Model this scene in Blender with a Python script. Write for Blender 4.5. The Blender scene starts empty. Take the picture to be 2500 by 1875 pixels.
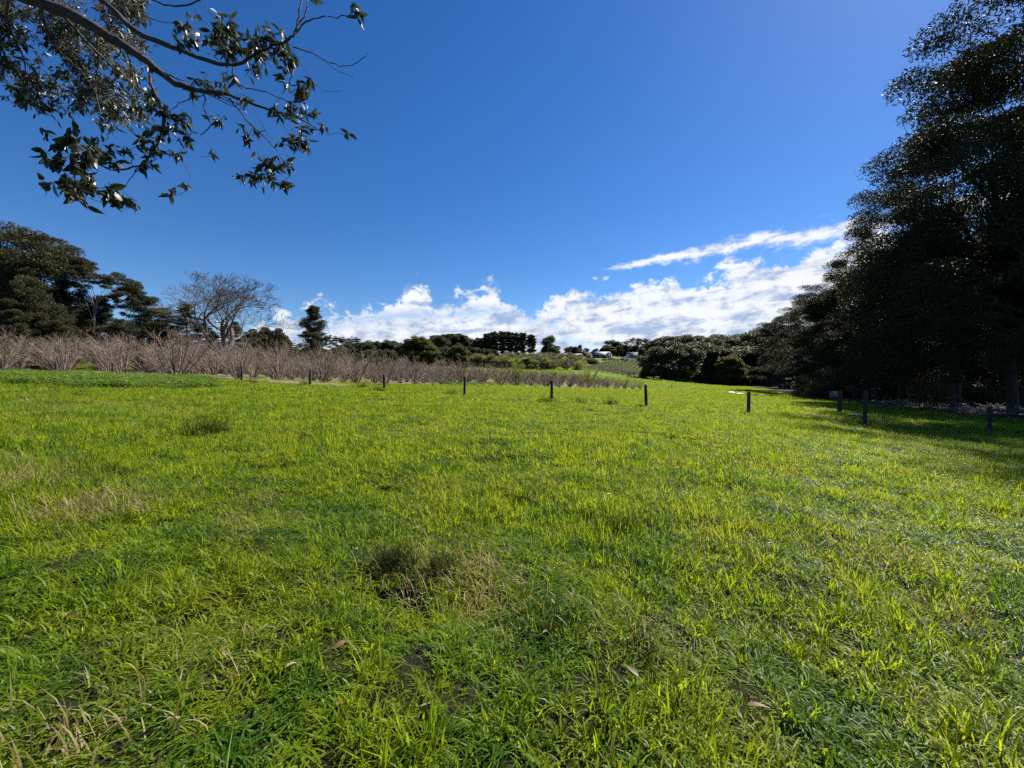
import bpy, math
import numpy as np
from math import radians, sin, cos, tan, pi

S = bpy.context.scene
COL = S.collection

# ------------------------------------------------------------------ camera, sky, sun, exposure
F = 972.2; CX = 1250.0; HY = 925.0          # focal length and horizon, in pixels of the 2500 px wide photo
cam_d = bpy.data.cameras.new("camera"); cam = bpy.data.objects.new("camera", cam_d); COL.objects.link(cam)
cam_d.sensor_width = 36; cam_d.lens = 14.0; cam_d.shift_y = -0.005
cam_d.clip_start = 0.05; cam_d.clip_end = 8000
cam.location = (0, 0, 0); cam.rotation_euler = (radians(90), 0, 0)
S.camera = cam

SUN_EL, SUN_AZ = radians(46), radians(52)    # azimuth measured from straight ahead (+Y) towards the right (+X)
SKY_STR = 0.053
w = bpy.data.worlds.new("World"); S.world = w; w.use_nodes = True
nt = w.node_tree; nt.nodes.clear()
def N(t, kind, **kw):
    n = t.nodes.new(kind)
    for k, v in kw.items(): setattr(n, k, v)
    return n
def mth(t, op, a, b=None, c=None, clamp=False):
    n = t.nodes.new('ShaderNodeMath'); n.operation = op; n.use_clamp = clamp
    for i, v in enumerate((a, b, c)):
        if v is None: continue
        if isinstance(v, (int, float)): n.inputs[i].default_value = v
        else: t.links.new(v, n.inputs[i])
    return n.outputs[0]
def smooth(t, v, a, b):
    n = t.nodes.new('ShaderNodeMapRange'); n.interpolation_type = 'SMOOTHSTEP'; n.clamp = True
    t.links.new(v, n.inputs['Value']); n.inputs['From Min'].default_value = a; n.inputs['From Max'].default_value = b
    return n.outputs['Result']
def curve(t, v, pts, lo, hi):
    """piecewise curve over v in [lo,hi]; values in 0..1"""
    mr = t.nodes.new('ShaderNodeMapRange'); t.links.new(v, mr.inputs['Value'])
    mr.inputs['From Min'].default_value = lo; mr.inputs['From Max'].default_value = hi
    c = t.nodes.new('ShaderNodeFloatCurve'); t.links.new(mr.outputs[0], c.inputs['Value'])
    cv = c.mapping.curves[0]
    pp = [((x-lo)/(hi-lo), y) for x, y in pts]
    cv.points[0].location = pp[0]; cv.points[1].location = pp[-1]
    for q in pp[1:-1]: cv.points.new(*q)
    c.mapping.update()
    return c.outputs[0]
sky = N(nt, 'ShaderNodeTexSky', sky_type='NISHITA', sun_disc=False)
sky.sun_elevation = SUN_EL; sky.sun_rotation = SUN_AZ
sky.altitude = 400; sky.air_density = 1.0; sky.dust_density = 0.15; sky.ozone_density = 4.6
tc = N(nt, 'ShaderNodeTexCoord')
sep = N(nt, 'ShaderNodeSeparateXYZ'); nt.links.new(tc.outputs['Generated'], sep.inputs[0])
x_, y_, z_ = sep.outputs
az = mth(nt, 'MULTIPLY', mth(nt, 'ARCTAN2', x_, y_), 180/pi)
el = mth(nt, 'MULTIPLY', mth(nt, 'ARCSINE', z_), 180/pi)
def noise(t, vec, scale, detail=6, rough=0.6, dist=0.0):
    n = N(t, 'ShaderNodeTexNoise'); n.inputs['Scale'].default_value = scale
    n.inputs['Detail'].default_value = detail; n.inputs['Roughness'].default_value = rough
    n.inputs['Distortion'].default_value = dist
    if vec is not None: t.links.new(vec, n.inputs['Vector'])
    return n.outputs['Fac']
def comb(t, a, b, c=0.0):
    n = N(t, 'ShaderNodeCombineXYZ')
    for i, v in enumerate((a, b, c)):
        if isinstance(v, (int, float)): n.inputs[i].default_value = v
        else: t.links.new(v, n.inputs[i])
    return n.outputs[0]
# cloud coordinates: azimuth and elevation in degrees, sheared so the streaks climb to the right
puff = comb(nt, az, mth(nt, 'MULTIPLY', el, 1.25))
strk = comb(nt, mth(nt, 'MULTIPLY', az, 0.32), mth(nt, 'SUBTRACT', mth(nt, 'MULTIPLY', el, 1.5), mth(nt, 'MULTIPLY', az, 0.10)))
n_big = noise(nt, puff, 0.16, 7, 0.62, 0.25)
n_fine = noise(nt, puff, 0.55, 6, 0.65, 0.3)
n_str = noise(nt, strk, 0.42, 6, 0.6, 0.4)
topc = mth(nt, 'MULTIPLY', curve(nt, az, [(-60, .0), (-42, .12), (-36, .36), (-30, .42), (-24, .50), (-19, .53), (-15.5, .56), (-14, .74), (-12.3, .74),
       (-11, .58), (-8, .60), (-5, .66), (-2.8, .74), (-1.6, .64), (1, .56), (5, .60), (9, .65), (15, .66), (25, .73), (38, .80), (60, .78)], -60, 60), 19.0)
nsum = mth(nt, 'ADD', mth(nt, 'MULTIPLY', n_big, 0.6), mth(nt, 'MULTIPLY', n_fine, 0.4))
edge = mth(nt, 'SUBTRACT', topc, el)
d1 = mth(nt, 'ADD', mth(nt, 'MULTIPLY', edge, 0.18), mth(nt, 'MULTIPLY', mth(nt, 'SUBTRACT', nsum, 0.5), 3.7))
m1 = smooth(nt, d1, 0.0, 0.36)
# holes of blue between the upper heaps and the lower layer
hole = curve(nt, az, [(-60, .0), (-38, .0), (-25, .36), (-14, .46), (-5, .50), (4, .42), (12, .20), (60, .0)], -60, 60)
hole_el = mth(nt, 'ADD', mth(nt, 'MULTIPLY', hole, 19.0), 0.0)
hd = mth(nt, 'ABSOLUTE', mth(nt, 'SUBTRACT', el, hole_el))
hm = mth(nt, 'SUBTRACT', 1.0, smooth(nt, hd, 0.2, 1.5))
hm = mth(nt, 'MULTIPLY', hm, smooth(nt, n_str, 0.40, 0.60))
inside = smooth(nt, mth(nt, 'SUBTRACT', n_str, mth(nt, 'MULTIPLY', el, 0.004)), 0.30, 0.44)
m1 = mth(nt, 'MULTIPLY', m1, mth(nt, 'SUBTRACT', 1.0, mth(nt, 'MULTIPLY', hm, 0.6)))
m1 = mth(nt, 'MULTIPLY', m1, mth(nt, 'ADD', 0.78, mth(nt, 'MULTIPLY', inside, 0.22)))
# the separate long streak climbing to the right
bl = mth(nt, 'MULTIPLY', curve(nt, az, [(-60, .74), (10, .74), (14, .755), (20, .785), (30, .812), (40, .80), (60, .78)], -60, 60), 20.0)
bw = curve(nt, az, [(-60, .0), (12, .0), (15, .4), (20, .55), (28, .9), (36, 1.0), (60, .8)], -60, 60)
bd = mth(nt, 'DIVIDE', mth(nt, 'ABSOLUTE', mth(nt, 'SUBTRACT', el, bl)), mth(nt, 'ADD', mth(nt, 'MULTIPLY', bw, 1.45), 0.02))
m2 = smooth(nt, mth(nt, 'ADD', mth(nt, 'SUBTRACT', 0.85, bd), mth(nt, 'MULTIPLY', mth(nt, 'SUBTRACT', mth(nt, 'MULTIPLY', mth(nt, 'ADD', n_fine, n_str), 0.5), 0.5), 4.5)), -0.15, 0.95)
m2 = mth(nt, 'MULTIPLY', m2, smooth(nt, az, 12, 17))
m = mth(nt, 'MAXIMUM', m1, m2)
m = mth(nt, 'MULTIPLY', m, smooth(nt, az, -48, -37))
m = mth(nt, 'MULTIPLY', m, mth(nt, 'SUBTRACT', 1.0, smooth(nt, az, 62, 80)))
m = mth(nt, 'MULTIPLY', m, smooth(nt, el, -1.0, 0.2))
# grey-blue undersides and bright tops of the heaps
sh = mth(nt, 'ADD', mth(nt, 'MULTIPLY', n_str, 0.9), mth(nt, 'MULTIPLY', n_fine, 0.55))
sh = mth(nt, 'ADD', sh, mth(nt, 'MULTIPLY', smooth(nt, el, 2.0, 9.0), 0.10))
shf = smooth(nt, sh, 0.62, 0.90)
ccol = N(nt, 'ShaderNodeMix', data_type='RGBA'); nt.links.new(shf, ccol.inputs['Factor'])
ccol.inputs[6].default_value = (0.36, 0.47, 0.68, 1); ccol.inputs[7].default_value = (0.92, 0.95, 1.0, 1)
csc = N(nt, 'ShaderNodeMix', data_type='RGBA'); csc.blend_type = 'MULTIPLY'; csc.inputs['Factor'].default_value = 1
nt.links.new(ccol.outputs[2], csc.inputs[6])
k = 0.42/SKY_STR; csc.inputs[7].default_value = (k, k, k, 1)
mx = N(nt, 'ShaderNodeMix', data_type='RGBA'); nt.links.new(m, mx.inputs['Factor'])
hs = N(nt, 'ShaderNodeHueSaturation'); hs.inputs['Hue'].default_value = 0.508; hs.inputs['Saturation'].default_value = 1.27; nt.links.new(sky.outputs[0], hs.inputs['Color'])
nt.links.new(hs.outputs[0], mx.inputs[6]); nt.links.new(csc.outputs[2], mx.inputs[7])
bg = N(nt, 'ShaderNodeBackground'); bg.inputs['Strength'].default_value = SKY_STR
nt.links.new(mx.outputs[2], bg.inputs['Color'])
wo = N(nt, 'ShaderNodeOutputWorld'); nt.links.new(bg.outputs[0], wo.inputs[0])

sun_d = bpy.data.lights.new("sun", 'SUN'); sun = bpy.data.objects.new("sun", sun_d); COL.objects.link(sun)
sun_d.energy = 5.0; sun_d.angle = radians(0.5); sun_d.color = (1.0, 0.95, 0.86)
sun.rotation_euler = (radians(90)-SUN_EL, 0, -SUN_AZ + pi)
S.view_settings.view_transform = 'Standard'; S.view_settings.look = 'None'
S.view_settings.exposure = 1.3; S.view_settings.gamma = 1.0
S.cycles.use_denoising = False
S.render.resolution_x = 1024; S.render.resolution_y = 768

# ------------------------------------------------------------------ helpers
def at(px, py, Y): return np.array([(px-CX)/F*Y, Y, (HY-py)/F*Y])
def hsh(i, j, s):
    h = (i*374761393 + j*668265263 + s*1442695041) & 0xffffffff
    h = ((h ^ (h >> 13))*1274126177) & 0xffffffff
    return ((h ^ (h >> 16)) & 0xffff)/65535.0
def vn(x, y, s=0):
    x = np.asarray(x, float); y = np.asarray(y, float)
    i = np.floor(x).astype(np.int64); j = np.floor(y).astype(np.int64)
    u = x-i; v = y-j; u = u*u*(3-2*u); v = v*v*(3-2*v)
    return (hsh(i, j, s)*(1-u)+hsh(i+1, j, s)*u)*(1-v) + (hsh(i, j+1, s)*(1-u)+hsh(i+1, j+1, s)*u)*v
def fbm(x, y, s=0, o=4):
    r = 0; a = .5
    for k in range(o): r = r+a*vn(x*2**k, y*2**k, s+k*7); a *= .5
    return r/(1-.5**o)

# ------------------------------------------------------------------ terrain height: control points (X, Y, Z), camera at Z = 0
fence_px = [(5, 40.4, 908), (138, 38.1, 914), (274, 36, 920), (426, 34, 926), (590, 32, 932), (757, 30.2, 943), (938, 28.5, 952), (1134, 26.8, 967),
            (1347, 25.2, 978), (1578, 23.7, 994), (1827, 22.2, 1010), (2111, 20.75, 1036), (2417, 19.4, 1056)]
ctrl = [tuple(at(a, c, b)) for a, b, c in fence_px]
ctrl += [(0, 0, -1.6), (-6, 4, -1.33), (6, 4, -1.9), (0, 12, -1.48), (-14, 12, -.95), (12, 12, -2.1), (0, -20, -1.9), (-30, -10, -.6), (30, -10, -3.1),
         (-70, 20, 1.2), (60, 15, -4.0), (-100, -60, 1.5), (100, -60, -5), (0, -120, -3), (-22, 22, -.45), (28, 30, -2.75)]
for px, Y, py in [(60, 46, 913), (330, 48, 911), (330, 70, 905), (440, 41, 924), (500, 46, 918), (620, 48, 924), (620, 42, 928), (770, 54, 934), (910, 57, 938), (1055, 45, 948),
                  (1150, 70, 939), (1300, 82, 944), (1440, 98, 947), (1560, 115, 951), (800, 100, 918), (1000, 130, 905), (500, 110, 902),
                  (1240, 170, 900), (1300, 205, 884), (1420, 178, 903), (1530, 162, 921), (1568, 235, 885), (1478, 235, 883), (1475, 262, 873),
                  (1400, 255, 873), (1545, 262, 873), (1640, 180, 931), (1640, 130, 940), (1750, 190, 938), (1850, 150, 947), (1950, 85, 970),
                  (2226, 46, 990), (2420, 36, 1012), (1900, 100, 962), (2050, 26, 1008), (1150, 260, 873), (1000, 260, 875), (700, 200, 888),
                  (1750, 300, 915), (1900, 300, 925), (2300, 110, 960), (1200, 330, 868), (1500, 340, 868), (100, 90, 890), (300, 160, 885)]:
    ctrl.append(tuple(at(px, py, Y)))
for a in range(0, 360, 30):
    ctrl.append((620*sin(radians(a)), 620*cos(radians(a)), 9 if a in (330, 0, 30) else 4))
ctrl = np.array(ctrl, float)
def kern(r2): return np.sqrt(r2+40.0)
_A = kern(((ctrl[:, None, :2]-ctrl[None, :, :2])**2).sum(2)); _n = len(ctrl)
_P = np.c_[np.ones(_n), ctrl[:, :2]/100]
_M = np.block([[_A+np.eye(_n)*0.05, _P], [_P.T, np.zeros((3, 3))]])
_w = np.linalg.solve(_M, np.r_[ctrl[:, 2], 0, 0, 0])
def base_z(X, Y):
    X = np.atleast_1d(np.asarray(X, float)); Y = np.atleast_1d(np.asarray(Y, float))
    R = np.hypot(X, Y); f = np.minimum(1, 600/np.maximum(R, 1e-6)); Xc = X*f; Yc = Y*f
    z = np.zeros(X.shape)
    for (cx_, cy_, _), ww in zip(ctrl, _w[:_n]): z += ww*kern((Xc-cx_)**2+(Yc-cy_)**2)
    return z+_w[_n]+_w[_n+1]*Xc/100+_w[_n+2]*Yc/100
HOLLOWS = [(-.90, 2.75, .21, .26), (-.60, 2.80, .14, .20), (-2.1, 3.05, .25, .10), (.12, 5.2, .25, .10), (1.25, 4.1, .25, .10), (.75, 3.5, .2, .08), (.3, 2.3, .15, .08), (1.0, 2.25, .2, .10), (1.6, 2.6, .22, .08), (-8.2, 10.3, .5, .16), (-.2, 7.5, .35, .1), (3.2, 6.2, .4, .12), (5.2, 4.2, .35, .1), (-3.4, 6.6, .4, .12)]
_rh = np.random.default_rng(91)
for _ in range(60):
    _y = 2.2+22*_rh.uniform()**1.6; HOLLOWS.append((_rh.uniform(-1.2, 1.1)*_y, _y, _rh.uniform(.12, .30)*(1+_y*.05), _rh.uniform(.06, .13)))
def gz(X, Y):
    X = np.atleast_1d(np.asarray(X, float)); Y = np.atleast_1d(np.asarray(Y, float))
    z = base_z(X, Y)
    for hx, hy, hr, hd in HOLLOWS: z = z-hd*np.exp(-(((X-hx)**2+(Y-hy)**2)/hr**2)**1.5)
    R = np.hypot(X, Y); k1 = np.clip(1.5-R/60, 0.15, 1)
    return z + k1*((fbm(X/2.2, Y/2.2, 3)-.5)*.20 + (fbm(X/.6, Y/.6, 9, 2)-.5)*.11)
def g1(X, Y): return float(gz([X], [Y])[0])

# orchard frame: u along the front row, v into the orchard
OO = np.array([-34., 41.]); OU = np.array([.688, .726]); OV = np.array([-.726, .688])
def fence_y(X): return 25.9-.28*X
def in_orchard(X, Y):
    q = np.stack([X-OO[0], Y-OO[1]], -1); u = q@OU; v = q@OV
    front = np.where(u > 0, -1.6+1.2*np.sin(u/30), -1e9)
    dmax = np.where(u < 40, 62, np.where(u < 70, 46, 24))
    return (v > front) & (u > -60) & (u < 104) & (v < dmax) & (Y > fence_y(X)+2.6) & (X > -85)

# ------------------------------------------------------------------ mesh helpers
def mesh(name, V, Q, mat, T=None, smooth=False, attrs=None):
    V = np.asarray(V, np.float32).reshape(-1, 3); me = bpy.data.meshes.new(name)
    Q = np.asarray(Q, np.int32).reshape(-1, 4); nT = 0 if T is None else len(T)
    me.vertices.add(len(V)); me.vertices.foreach_set('co', V.ravel())
    nl = len(Q)*4+nT*3
    if nl:
        me.loops.add(nl); me.polygons.add(len(Q)+nT)
        idx = Q.ravel() if not nT else np.r_[Q.ravel(), np.asarray(T, np.int32).ravel()]
        me.loops.foreach_set('vertex_index', idx.astype(np.int32))
        st = np.arange(len(Q))*4
        if nT: st = np.r_[st, len(Q)*4+np.arange(nT)*3]
        me.polygons.foreach_set('loop_start', st.astype(np.int32))
        if smooth: me.polygons.foreach_set('use_smooth', np.ones(len(Q)+nT, bool))
    if attrs:
        for k_, (typ, arr) in attrs.items():
            a = me.attributes.new(k_, typ, 'POINT')
            a.data.foreach_set('color' if typ == 'FLOAT_COLOR' else 'value', np.asarray(arr).ravel())
    for mm in (mat if isinstance(mat, (list, tuple)) else [mat]):
        if mm: me.materials.append(mm)
    me.update(calc_edges=True)
    return me
def link(name, me, parent=None):
    o = bpy.data.objects.new(name, me); COL.objects.link(o)
    if parent: o.parent = parent
    return o
def tag(o, label=None, cat=None, group=None, kind=None):
    if label: o['label'] = label
    if cat: o['category'] = cat
    if group: o['group'] = group
    if kind: o['kind'] = kind
    return o
def empty(name, loc=(0, 0, 0), rz=0, sc=(1, 1, 1)):
    o = bpy.data.objects.new(name, None); COL.objects.link(o); o.empty_display_size = .3
    o.location = loc; o.rotation_euler = (0, 0, rz); o.scale = sc
    return o
class Geo:
    def __init__(s): s.V = []; s.Q = []; s.n = 0
    def add(s, V, Q):
        V = np.asarray(V, float).reshape(-1, 3); s.V.append(V); s.Q.append(np.asarray(Q, int).reshape(-1, 4)+s.n); s.n += len(V)
    def tube(s, P, R, k=6, cap=True):
        P = np.asarray(P, float); R = np.asarray(R, float); n = len(P)
        T = np.gradient(P, axis=0); T /= np.linalg.norm(T, axis=1)[:, None]+1e-9
        ref = np.array([.31, .17, .93]) if abs(T[0][2]) < .9 else np.array([1., .1, 0])
        A = np.cross(T, ref); A /= np.linalg.norm(A, axis=1)[:, None]+1e-9
        B = np.cross(T, A)
        th = np.arange(k)*2*pi/k
        V = P[:, None]+R[:, None, None]*(A[:, None]*np.cos(th)[None, :, None]+B[:, None]*np.sin(th)[None, :, None])
        i = np.arange(n-1)[:, None]*k; j = np.arange(k)[None]; j2 = (j+1) % k
        Q = np.stack([i+j, i+j2, i+k+j2, i+k+j], -1).reshape(-1, 4)
        s.add(V.reshape(-1, 3), Q)
        if cap and k == 4: s.Q.append(np.array([[0, 1, 2, 3]])+s.n-k)
        elif cap and k > 4:
            c = s.n-k; q = [[c, c+a, c+a+1, c+a+2 if a+2 < k else c] for a in range(1, k-1, 2)]
            s.Q.append(np.array([x for x in q if len(set(x)) == 4] or np.zeros((0, 4), int)).reshape(-1, 4))
    def box(s, x0, x1, y0, y1, z0, z1):
        V = [(x, y, z) for z in (z0, z1) for y in (y0, y1) for x in (x0, x1)]
        s.add(V, [[0, 2, 3, 1], [4, 5, 7, 6], [0, 1, 5, 4], [2, 6, 7, 3], [0, 4, 6, 2], [1, 3, 7, 5]])
    def quad(s, a, b, c, d): s.add([a, b, c, d], [[0, 1, 2, 3]])
    def me(s, name, mat, smooth=False):
        if not s.V: return mesh(name, np.zeros((0, 3)), np.zeros((0, 4)), mat)
        return mesh(name, np.concatenate(s.V), np.concatenate(s.Q), mat, smooth=smooth)
def unit(v): v = np.asarray(v, float); return v/(np.linalg.norm(v, axis=-1, keepdims=True)+1e-9)
def path(p, d, L, n, wob, up, rng):
    P = [np.array(p, float)]; d = unit(d)
    for i in range(n):
        d = unit(d + rng.normal(0, wob, 3) + np.array([0, 0, up]))
        P.append(P[-1]+d*L/n)
    return np.array(P), d
def tilt(d, ang, rng):
    r = unit(np.cross(d, rng.normal(0, 1, 3))); return unit(np.asarray(d)*cos(ang)+r*sin(ang))
def leaves(C, D, L, W, rng, N_=None):
    """rhombic leaves: centres C, directions D, lengths L, widths W"""
    n = len(C); D = unit(D)
    r = rng.normal(0, 1, (n, 3)) if N_ is None else N_
    Sd = unit(np.cross(D, r)); L = np.asarray(L).reshape(-1, 1); W = np.asarray(W).reshape(-1, 1)
    nn = np.cross(D, Sd)
    V = np.stack([C-D*L*.5, C+Sd*W*.5+nn*W*.12, C+D*L*.5-nn*L*.08, C-Sd*W*.5+nn*W*.12], 1).reshape(-1, 3)
    return V, np.arange(n*4).reshape(n, 4)

# ------------------------------------------------------------------ materials
def newmat(name):
    m_ = bpy.data.materials.new(name); m_.use_nodes = True; t = m_.node_tree; t.nodes.clear()
    return m_, t, N(t, 'ShaderNodeOutputMaterial')
def mixc(t, fac, a, b):
    n = N(t, 'ShaderNodeMix', data_type='RGBA')
    if isinstance(fac, (int, float)): n.inputs['Factor'].default_value = fac
    else: t.links.new(fac, n.inputs['Factor'])
    for i, v in ((6, a), (7, b)):
        if isinstance(v, tuple): n.inputs[i].default_value = (*v[:3], 1)
        else: t.links.new(v, n.inputs[i])
    return n.outputs[2]
def wpos(t): return N(t, 'ShaderNodeNewGeometry').outputs['Position']
def leafmat(name, stops, tr_mul=1.6, tr=0.4, rough=0.45, spec=0.5, scales=(0.6, 7.0), rnd=0.25, fleck=None):
    m_, t, out = newmat(name); P = wpos(t)
    a = noise(t, P, scales[0], 3); b = noise(t, P, scales[1], 2)
    f = mth(t, 'ADD', mth(t, 'MULTIPLY', a, 1-rnd), mth(t, 'MULTIPLY', b, rnd))
    f = smooth(t, f, .36, .64)
    c = mixc(t, f, stops[0], stops[1])
    if len(stops) > 2:
        c = mixc(t, smooth(t, noise(t, P, scales[0]*.37, 3), .52, .66), c, stops[2])
    if fleck: c = mixc(t, smooth(t, noise(t, P, fleck[1], 2), fleck[2], fleck[2]+.08), c, fleck[0])
    p = N(t, 'ShaderNodeBsdfPrincipled'); t.links.new(c, p.inputs['Base Color']); p.inputs['Roughness'].default_value = rough
    p.inputs['Specular IOR Level'].default_value = spec
    tl = N(t, 'ShaderNodeBsdfTranslucent')
    mu = N(t, 'ShaderNodeMix', data_type='RGBA'); mu.blend_type = 'MULTIPLY'; mu.inputs['Factor'].default_value = 1
    t.links.new(c, mu.inputs[6]); mu.inputs[7].default_value = (tr_mul*1.15, tr_mul, tr_mul*.55, 1)
    t.links.new(mu.outputs[2], tl.inputs['Color'])
    ms = N(t, 'ShaderNodeMixShader'); ms.inputs[0].default_value = tr
    t.links.new(p.outputs[0], ms.inputs[1]); t.links.new(tl.outputs[0], ms.inputs[2]); t.links.new(ms.outputs[0], out.inputs[0])
    return m_
def barkmat(name, c1, c2, sc=(6, 6, 1.2), rough=.85, bump=.4):
    m_, t, out = newmat(name)
    tcn = N(t, 'ShaderNodeTexCoord'); mp = N(t, 'ShaderNodeMapping'); t.links.new(tcn.outputs['Object'], mp.inputs[0]); mp.inputs['Scale'].default_value = sc
    f = noise(t, mp.outputs[0], 2.0, 6, .65)
    c = mixc(t, smooth(t, f, .35, .65), c1, c2)
    p = N(t, 'ShaderNodeBsdfPrincipled'); t.links.new(c, p.inputs['Base Color']); p.inputs['Roughness'].default_value = rough
    bm_ = N(t, 'ShaderNodeBump'); bm_.inputs['Strength'].default_value = bump; bm_.inputs['Distance'].default_value = .03
    t.links.new(f, bm_.inputs['Height']); t.links.new(bm_.outputs[0], p.inputs['Normal'])
    t.links.new(p.outputs[0], out.inputs[0]); return m_
M_grass = leafmat('grass_blades', [(.031, .080, .007), (.136, .178, .006), (.112, .142, .010)], 3.3, .39, .44, .12, (1.7, 16), .42, ((.26, .29, .10), 55, .64))
M_dry = leafmat('straw', [(.16, .13, .06), (.30, .25, .12)], 1.2, .35, .6, .3, (2, 11), .5)
M_tuft = leafmat('shade_dark_tussock_blades', [(.010, .024, .005), (.045, .052, .014)], 1.5, .25, .8, .05, (6, 30), .6)  # near-black colour carries the shade inside the tussocks
M_weed = leafmat('weed_leaves', [(.045, .10, .010), (.12, .18, .02)], 1.6, .45, .4, .4, (.8, 9), .5)
M_gum = leafmat('gum_foliage', [(.013, .020, .008), (.034, .038, .014)], 1.4, .18, .6, .14, (.35, 3), .4)
M_gum2 = leafmat('forest_foliage', [(.030, .042, .020), (.060, .068, .032)], 1.4, .3, .5, .35, (.15, 1.5), .4)
M_cedar = leafmat('cedar_needles', [(.022, .034, .018), (.045, .050, .022)], 1.2, .2, .6, .3, (.3, 2.5), .4)
M_cyp = leafmat('cypress_foliage', [(.017, .023, .009), (.050, .048, .016)], 1.3, .28, .6, .3, (.25, 2.5), .4)
M_olive = leafmat('olive_foliage', [(.060, .070, .018), (.105, .105, .022)], 1.4, .3, .55, .3, (.2, 2), .4)
M_lime = leafmat('spring_foliage', [(.11, .15, .02), (.21, .26, .03)], 1.5, .45, .5, .3, (.4, 3), .4)
M_bush = leafmat('scrub_foliage', [(.035, .048, .020), (.075, .085, .035)], 1.3, .3, .5, .3, (.5, 4), .4)
M_grey = leafmat('grey_foliage', [(.085, .090, .055), (.15, .15, .09)], 1.2, .3, .6, .3, (.4, 4), .4)
M_bark = barkmat('dark_bark', (.035, .028, .022), (.11, .09, .07))
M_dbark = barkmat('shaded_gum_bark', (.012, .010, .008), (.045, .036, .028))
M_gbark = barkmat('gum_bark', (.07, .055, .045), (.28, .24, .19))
M_pale = barkmat('pale_bark', (.16, .14, .12), (.36, .32, .27))
M_twig = barkmat('hazel_bark', (.09, .062, .048), (.25, .185, .145))
M_dtwig = barkmat('elm_bark', (.045, .035, .026), (.115, .095, .072))
M_post = barkmat('weathered_wood', (.010, .008, .007), (.050, .040, .032), (9, 9, 1.0), .9, .6)
def plain(name, c, rough=.6, metal=0, nz=.15, sc=3, spec=.5):
    m_, t, out = newmat(name); f = noise(t, wpos(t), sc, 4)
    cc = mixc(t, f, tuple(v*(1-nz) for v in c), tuple(min(1, v*(1+nz)) for v in c))
    p = N(t, 'ShaderNodeBsdfPrincipled'); t.links.new(cc, p.inputs['Base Color'])
    p.inputs['Roughness'].default_value = rough; p.inputs['Metallic'].default_value = metal; p.inputs['Specular IOR Level'].default_value = spec
    t.links.new(p.outputs[0], out.inputs[0]); return m_
M_roofw = plain('pale_metal_roof', (.48, .47, .45), .8)
M_roofg = plain('grey_green_metal_roof', (.17, .19, .18), .8)
M_roofr = plain('brown_tile_roof', (.05, .030, .024), .9)
M_wallw = plain('white_boards', (.55, .54, .51), .7)
M_walld = plain('dark_boards', (.07, .06, .055), .8)
M_glass = plain('window_glass', (.02, .025, .03), .08)
M_stone = plain('white_stone', (.72, .71, .68), .7, 0, .2, 4)
M_box = plain('grey_painted_metal', (.09, .09, .09), .5)
M_litter = plain('leaf_litter', (.20, .175, .14), .8, 0, .5, 6)
M_dead = plain('dead_leaf', (.095, .045, .016), .6, 0, .5, 30)
M_deadp = plain('pale_dead_leaf', (.20, .155, .09), .5, 0, .3, 30)

# ground material: turf, orchard soil, leaf litter under the forest, by vertex attribute
M_ground, t, out = newmat('ground_cover'); P = wpos(t)
at_ = N(t, 'ShaderNodeAttribute'); at_.attribute_name = 'zone'
sp = N(t, 'ShaderNodeSeparateColor'); t.links.new(at_.outputs['Color'], sp.inputs[0])
n1 = noise(t, P, .5, 5); n2 = noise(t, P, 7, 5, .7); n3 = noise(t, P, .09, 4)
turf = mixc(t, smooth(t, n2, .35, .65), (.006, .006, .003), (.016, .016, .007))  # near-black: shade between blades and in the hollows painted into the soil
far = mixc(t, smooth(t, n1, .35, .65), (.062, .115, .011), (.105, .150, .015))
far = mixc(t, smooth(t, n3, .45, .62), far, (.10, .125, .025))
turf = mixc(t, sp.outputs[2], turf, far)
soil = mixc(t, smooth(t, n2, .35, .65), (.10, .075, .055), (.21, .165, .12))
soil = mixc(t, smooth(t, n1, .52, .62), soil, (.06, .10, .02))
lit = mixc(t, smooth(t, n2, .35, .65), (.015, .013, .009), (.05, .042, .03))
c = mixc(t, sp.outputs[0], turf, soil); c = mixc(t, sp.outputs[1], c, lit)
p = N(t, 'ShaderNodeBsdfPrincipled'); t.links.new(c, p.inputs['Base Color']); p.inputs['Roughness'].default_value = .95; p.inputs['Specular IOR Level'].default_value = .1
bmp = N(t, 'ShaderNodeBump'); bmp.inputs['Strength'].default_value = .6; bmp.inputs['Distance'].default_value = .05
t.links.new(n2, bmp.inputs['Height']); t.links.new(bmp.outputs[0], p.inputs['Normal']); t.links.new(p.outputs[0], out.inputs[0])

# ------------------------------------------------------------------ ground sheet (polar, out to the horizon)
FE = np.array([(44, -60), (44, 20), (40, 34), (43, 48), (58, 80), (84, 130), (104, 180), (100, 200)], float)   # forest edge
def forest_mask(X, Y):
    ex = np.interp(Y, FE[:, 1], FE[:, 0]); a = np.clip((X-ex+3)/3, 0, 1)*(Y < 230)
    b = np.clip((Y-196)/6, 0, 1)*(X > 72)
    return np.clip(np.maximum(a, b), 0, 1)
na, nr = 540, 230
rad = np.r_[0.25*(3500/0.25)**(np.arange(nr)/(nr-1))]
ang = np.arange(na)*2*pi/na
RR, AA = np.meshgrid(rad, ang, indexing='ij'); GX = (RR*np.sin(AA)).ravel(); GY = (RR*np.cos(AA)).ravel()
GZ = gz(GX, GY)
i = np.arange(nr-1)[:, None]*na; j = np.arange(na)[None]; j2 = (j+1) % na
Q = np.stack([i+j, i+j2, i+na+j2, i+na+j], -1).reshape(-1, 4)
V = np.c_[GX, GY, GZ]; V = np.r_[V, [[0, 0, g1(0, 0)]]]; nc = len(V)-1
T = [[nc, (a+1) % na, a] for a in range(na)]
orc = in_orchard(GX, GY).astype(float)
strip = ((GY > fence_y(GX)+1.0+.8*np.sin(GX*.7)) & (GY < fence_y(GX)+14) & (GX < -14) & (GX > -70)).astype(float)
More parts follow.
